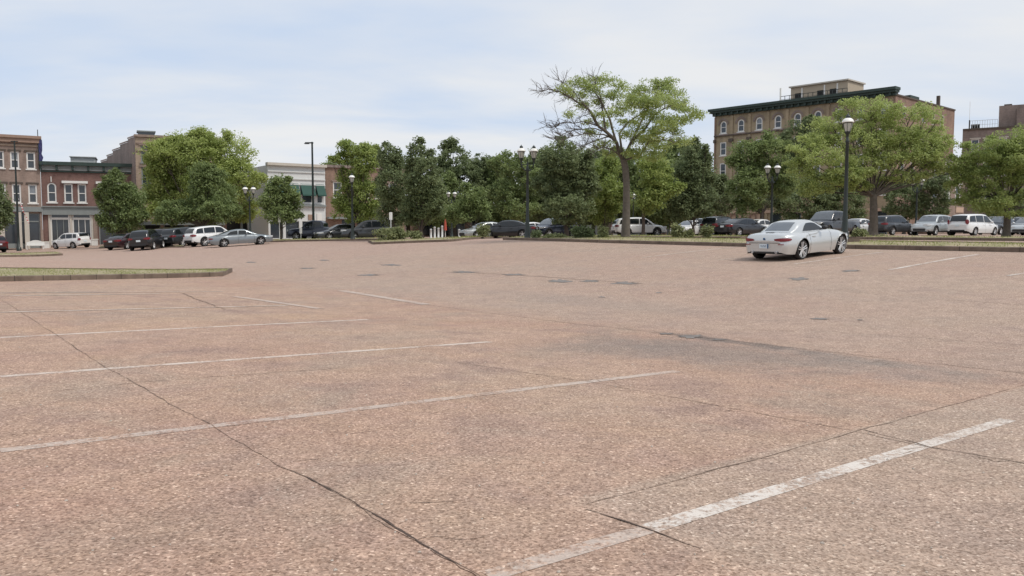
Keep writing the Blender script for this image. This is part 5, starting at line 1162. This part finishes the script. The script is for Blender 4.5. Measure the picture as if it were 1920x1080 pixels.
SP['pickup'] = dict(L=5.5, W=1.95, r=.39, xr=-1.65, xf=1.75, sill=.38, deck=[(-2.75, 1.0), (-2.7, 1.14), (-2.5, 1.16), (-.8, 1.16), (1.0, 1.14), (1.8, 1.12), (2.4, 1.06), (2.68, .96), (2.75, .7)], roof=[(-.85, 1.15), (-.75, 1.6), (-.5, 1.80), (.2, 1.84), (.6, 1.78), (1.35, 1.14)],
    side=[(-.62, .15, -.5, .15), (.23, 1.1, .23, .65)], ws=(1.28, .66), rw=(-.83, -.66), tail=(.9, 1.1, .12, .12), head=(.85, 1.05, .3, .2), handles=[.3], seams=[.18, 1.15, -.75], plate=.7, tumble=.2)
P_ = lambda *a, **k: paint(*a, **k)
silver = P_('bright_silver', (.57, .58, .57), .45, .26); white = P_('white', (.72, .72, .71)); black = P_('black', (.014, .014, .016)); dgrey = P_('dark_grey', (.05, .052, .056), .3); grey = P_('grey_silver', (.24, .265, .28), .5, .3)
maroon = P_('maroon', (.028, .012, .014)); navy = P_('dark_blue', (.025, .03, .05), .2); charcoal = P_('charcoal', (.03, .032, .035), .2); bsilver = P_('pale_silver', (.42, .44, .44), .4); red = P_('red', (.11, .022, .024))
r = car('silver_roadster', SP['roadster'], col(1499, 28.6), 50, silver, 'silver two seat roadster parked alone in front of the long kerb, seen from behind', None)
x0 = col(1497, 28.0)
M().box(-2.135, -.60, .600, -2.10, .60, .612).build('boot_seam', m_under, r)
# emblem and brake light slit on the roadster
M().lathe([(0, -.008), (.038, -.006), (.04, 0), (.04, .006)], 14, (-2.128, 0, .74), 'x').build('round_emblem', m_blue, r, True)
M().box(-1.80, -.14, .915, -1.70, .14, .935).build('high_brake_light', m_plastic, r)
for sg in (-1, 1): M().box(-2.135, sg * .62 - .1, .545, -2.1, sg * .62 + .1, .57).build('reflector', m_red, r); M().lathe([(.035, -.05), (.035, .06), (.045, .06), (.045, -.05)], 10, (-2.10, sg * .45, .30), 'x').build('exhaust_tip', m_rim, r)
def put(kind, px, Y, head, pm, label, **k): return car({'roadster': 'silver_roadster', 'sedan': 'parked_sedan', 'coupe': 'parked_coupe', 'suv': 'parked_crossover', 'box': 'parked_hatchback', 'minivan': 'parked_minivan', 'pickup': 'parked_pickup'}[kind], SP[kind], col(px, Y), head, pm, label, detail=True, **k)
put('coupe', 451, 66.5, 62, grey, 'grey silver coupe parked sideways in front of the twin lamp on the left')
put('suv', 400, 71, 38, white, 'white crossover with its rear towards the lot, left of the grey coupe')
put('suv', 348, 73.5, 20, charcoal, 'charcoal crossover partly hidden left of the white crossover')
put('suv', 316, 75, 5, maroon, 'dark maroon crossover in the shade under the big rounded tree')
put('suv', 276, 69.5, -8, black, 'black car beside the mulch bed, leftmost of the dark group')
put('sedan', 240, 74, 10, maroon, 'maroon car half hidden behind the leftmost black car')
put('box', 133, 85, 292, white, 'small white boxy hatchback parked in front of the red brick shop')
put('suv', -26, 80, 300, red, 'red car cut by the left edge of the photo')
put('suv', 692, 71, 256, dgrey, 'dark grey crossover behind the wide olive shrub, under the single lamp')
put('sedan', 640, 75, 240, dgrey, 'dark sedan with pale windscreen left of the dark grey crossover')
put('pickup', 596, 77, 275, navy, 'dark pickup at the foot of the tall black light pole')
put('sedan', 953, 66, 285, black, 'black sedan between the pale olive shrub and the tall twin lamp')
put('sedan', 912, 72, 240, bsilver, 'pale silver sedan just behind the black sedan')
put('sedan', 992, 76, 240, white, 'white car mostly hidden behind the foot of the tall twin lamp')
put('suv', 1038, 71, 230, navy, 'dark blue crossover facing the lot right of the tall twin lamp')
put('suv', 1198, 73, 80, white, 'long white crossover behind the locust trunk')
put('sedan', 1296, 76, 228, white, 'white sedan behind the feathery shrubs')
put('suv', 1338, 77, 50, bsilver, 'pale grey car between the feathery shrub and the dark crossover')
put('suv', 1352, 72, 42, charcoal, 'dark crossover seen from behind left of the black sedan')
put('sedan', 1393, 66, 57, black, 'black sedan parked just left of the silver roadster')
put('sedan', 1424, 73, 50, white, 'white sedan behind the black sedan near the roadster')
put('pickup', 1556, 58, 231, black, 'large black pickup facing the lot right behind the roadster')
put('sedan', 1606, 71, 231, white, 'white car behind the sparse pale shrub and the single lamp')
put('suv', 1673, 70, 56, dgrey, 'dark grey crossover seen from behind, right of the locust trunk')
put('suv', 1748, 68, 231, bsilver, 'silver crossover facing the lot between the dark grey one and the minivan')
put('minivan', 1825, 67, 57, white, 'white minivan parked with its rear to the lot at the right')
put('suv', 1868, 76, 231, charcoal, 'dark crossover behind the white minivan')
put('sedan', 1928, 68, 228, bsilver, 'silver sedan cut by the right edge of the photo')
put('suv', 1905, 80, 55, black, 'black car between the minivan and the silver sedan at the right edge')

# ------------------------------------------------------------------ small street things
x, y, z = col(65, 86.5)
r = empty('bench', (x, y, z), D2R(22), 'white curved back bench on the pavement by the three storey building', 'bench')
M().box(-.85, -.25, .40, .85, .22, .46).build('seat', m_white, r); M().grid([[(t, .24 + dy, z_) for t, z_ in zip(np.linspace(-.85, .85, 9), zz)] for dy, zz in ((0, [.46] * 9), (0, [.78, .82, .92, .98, 1.0, .98, .92, .82, .78]), (.05, [.78, .82, .92, .98, 1.0, .98, .92, .82, .78]), (.05, [.46] * 9))]).build('backrest', m_white, r)
for sx_ in (-.78, .70): M().box(sx_, -.24, 0, sx_ + .08, .22, .40).build('leg', m_white, r)
for px_, lb in ((85.5, 'white square planter left of the boxy hatchback'), (177, 'white square planter right of the boxy hatchback')):
    x, y, z = col(px_, 89.5 if px_ < 100 else 90.5); r = empty('planter', (x, y, z), D2R(22), lb, 'planter', 'white planters by the shop door')
    M().box(-.3, -.3, 0, .3, .3, .62).box(-.34, -.34, .623, .34, .34, .74).build('box', m_white, r); M().box(-.27, -.27, .743, .27, .27, .76).build('soil', m_soil, r)
# patio posts and red umbrella in the middle distance
for k, (px_, hh) in enumerate(((808, .95), (815, 1.15), (822, 1.05), (829, 1.25), (861, .9))):
    x, y, z = col(px_, 80); tag(M().lathe([(.16, 0), (.16, .06), (.10, .09), (.095, hh - .1), (.13, hh - .06), (.06, hh)], 10).build('bollard', m_lpanel, None, True, (x, y, z)),
        ['leftmost pale bollard of the patio row beyond the middle island', 'second pale bollard from the left beyond the middle island', 'third pale bollard from the left, beside the red umbrella', 'pale bollard right of the closed red umbrella', 'pale bollard standing apart at the right end of the patio'][k], 'bollard', 'pale bollards beyond the middle island')
x, y, z = col(835, 82); r = empty('closed_umbrella', (x, y, z), 0, 'closed orange red patio umbrella beyond the middle island', 'umbrella')
M().lathe([(.03, 0), (.03, 2.1)], 8).build('pole', m_white, r, True); M().lathe([(.16, .8), (.13, 1.2), (.09, 1.7), (.03, 2.05), (0, 2.1)], 10).build('canopy', mat('orange_red_canvas', (.42, .08, .05), .8), r, True)
# small white post signs
for px_, Y_, hh, lb, gr in ((733, 58.5, 2.1, 'slim white post beside the wide olive shrub', 1), (524, 74, 2.3, 'slim white post under the small bushy tree', 1), (564, 74.5, 1.2, 'short pale post left of the dark pickup', 0)):
    x, y, z = col(px_, Y_); r = empty('sign_post', (x, y, z), .3, lb, 'sign post'); M().lathe([(.03, 0), (.03, hh)], 8).build('post', m_lpanel, r); M().box(-.11, -.02, hh - .55, .11, .02, hh - .02).build('plate', m_white, r)
# low concrete block at the foot of the nearest lamp
x, y, z = col(1596, 33.2); tag(M().box(-.32, -.25, 0, .32, .25, .1).box(-.24, -.18, .103, .24, .18, .2).build('lamp_footing', m_kerb, None, False, (x + .05, y, z + .1)), 'stepped concrete block beside the foot of the nearest single lamp', 'concrete block')
print('leaves', nleaf)
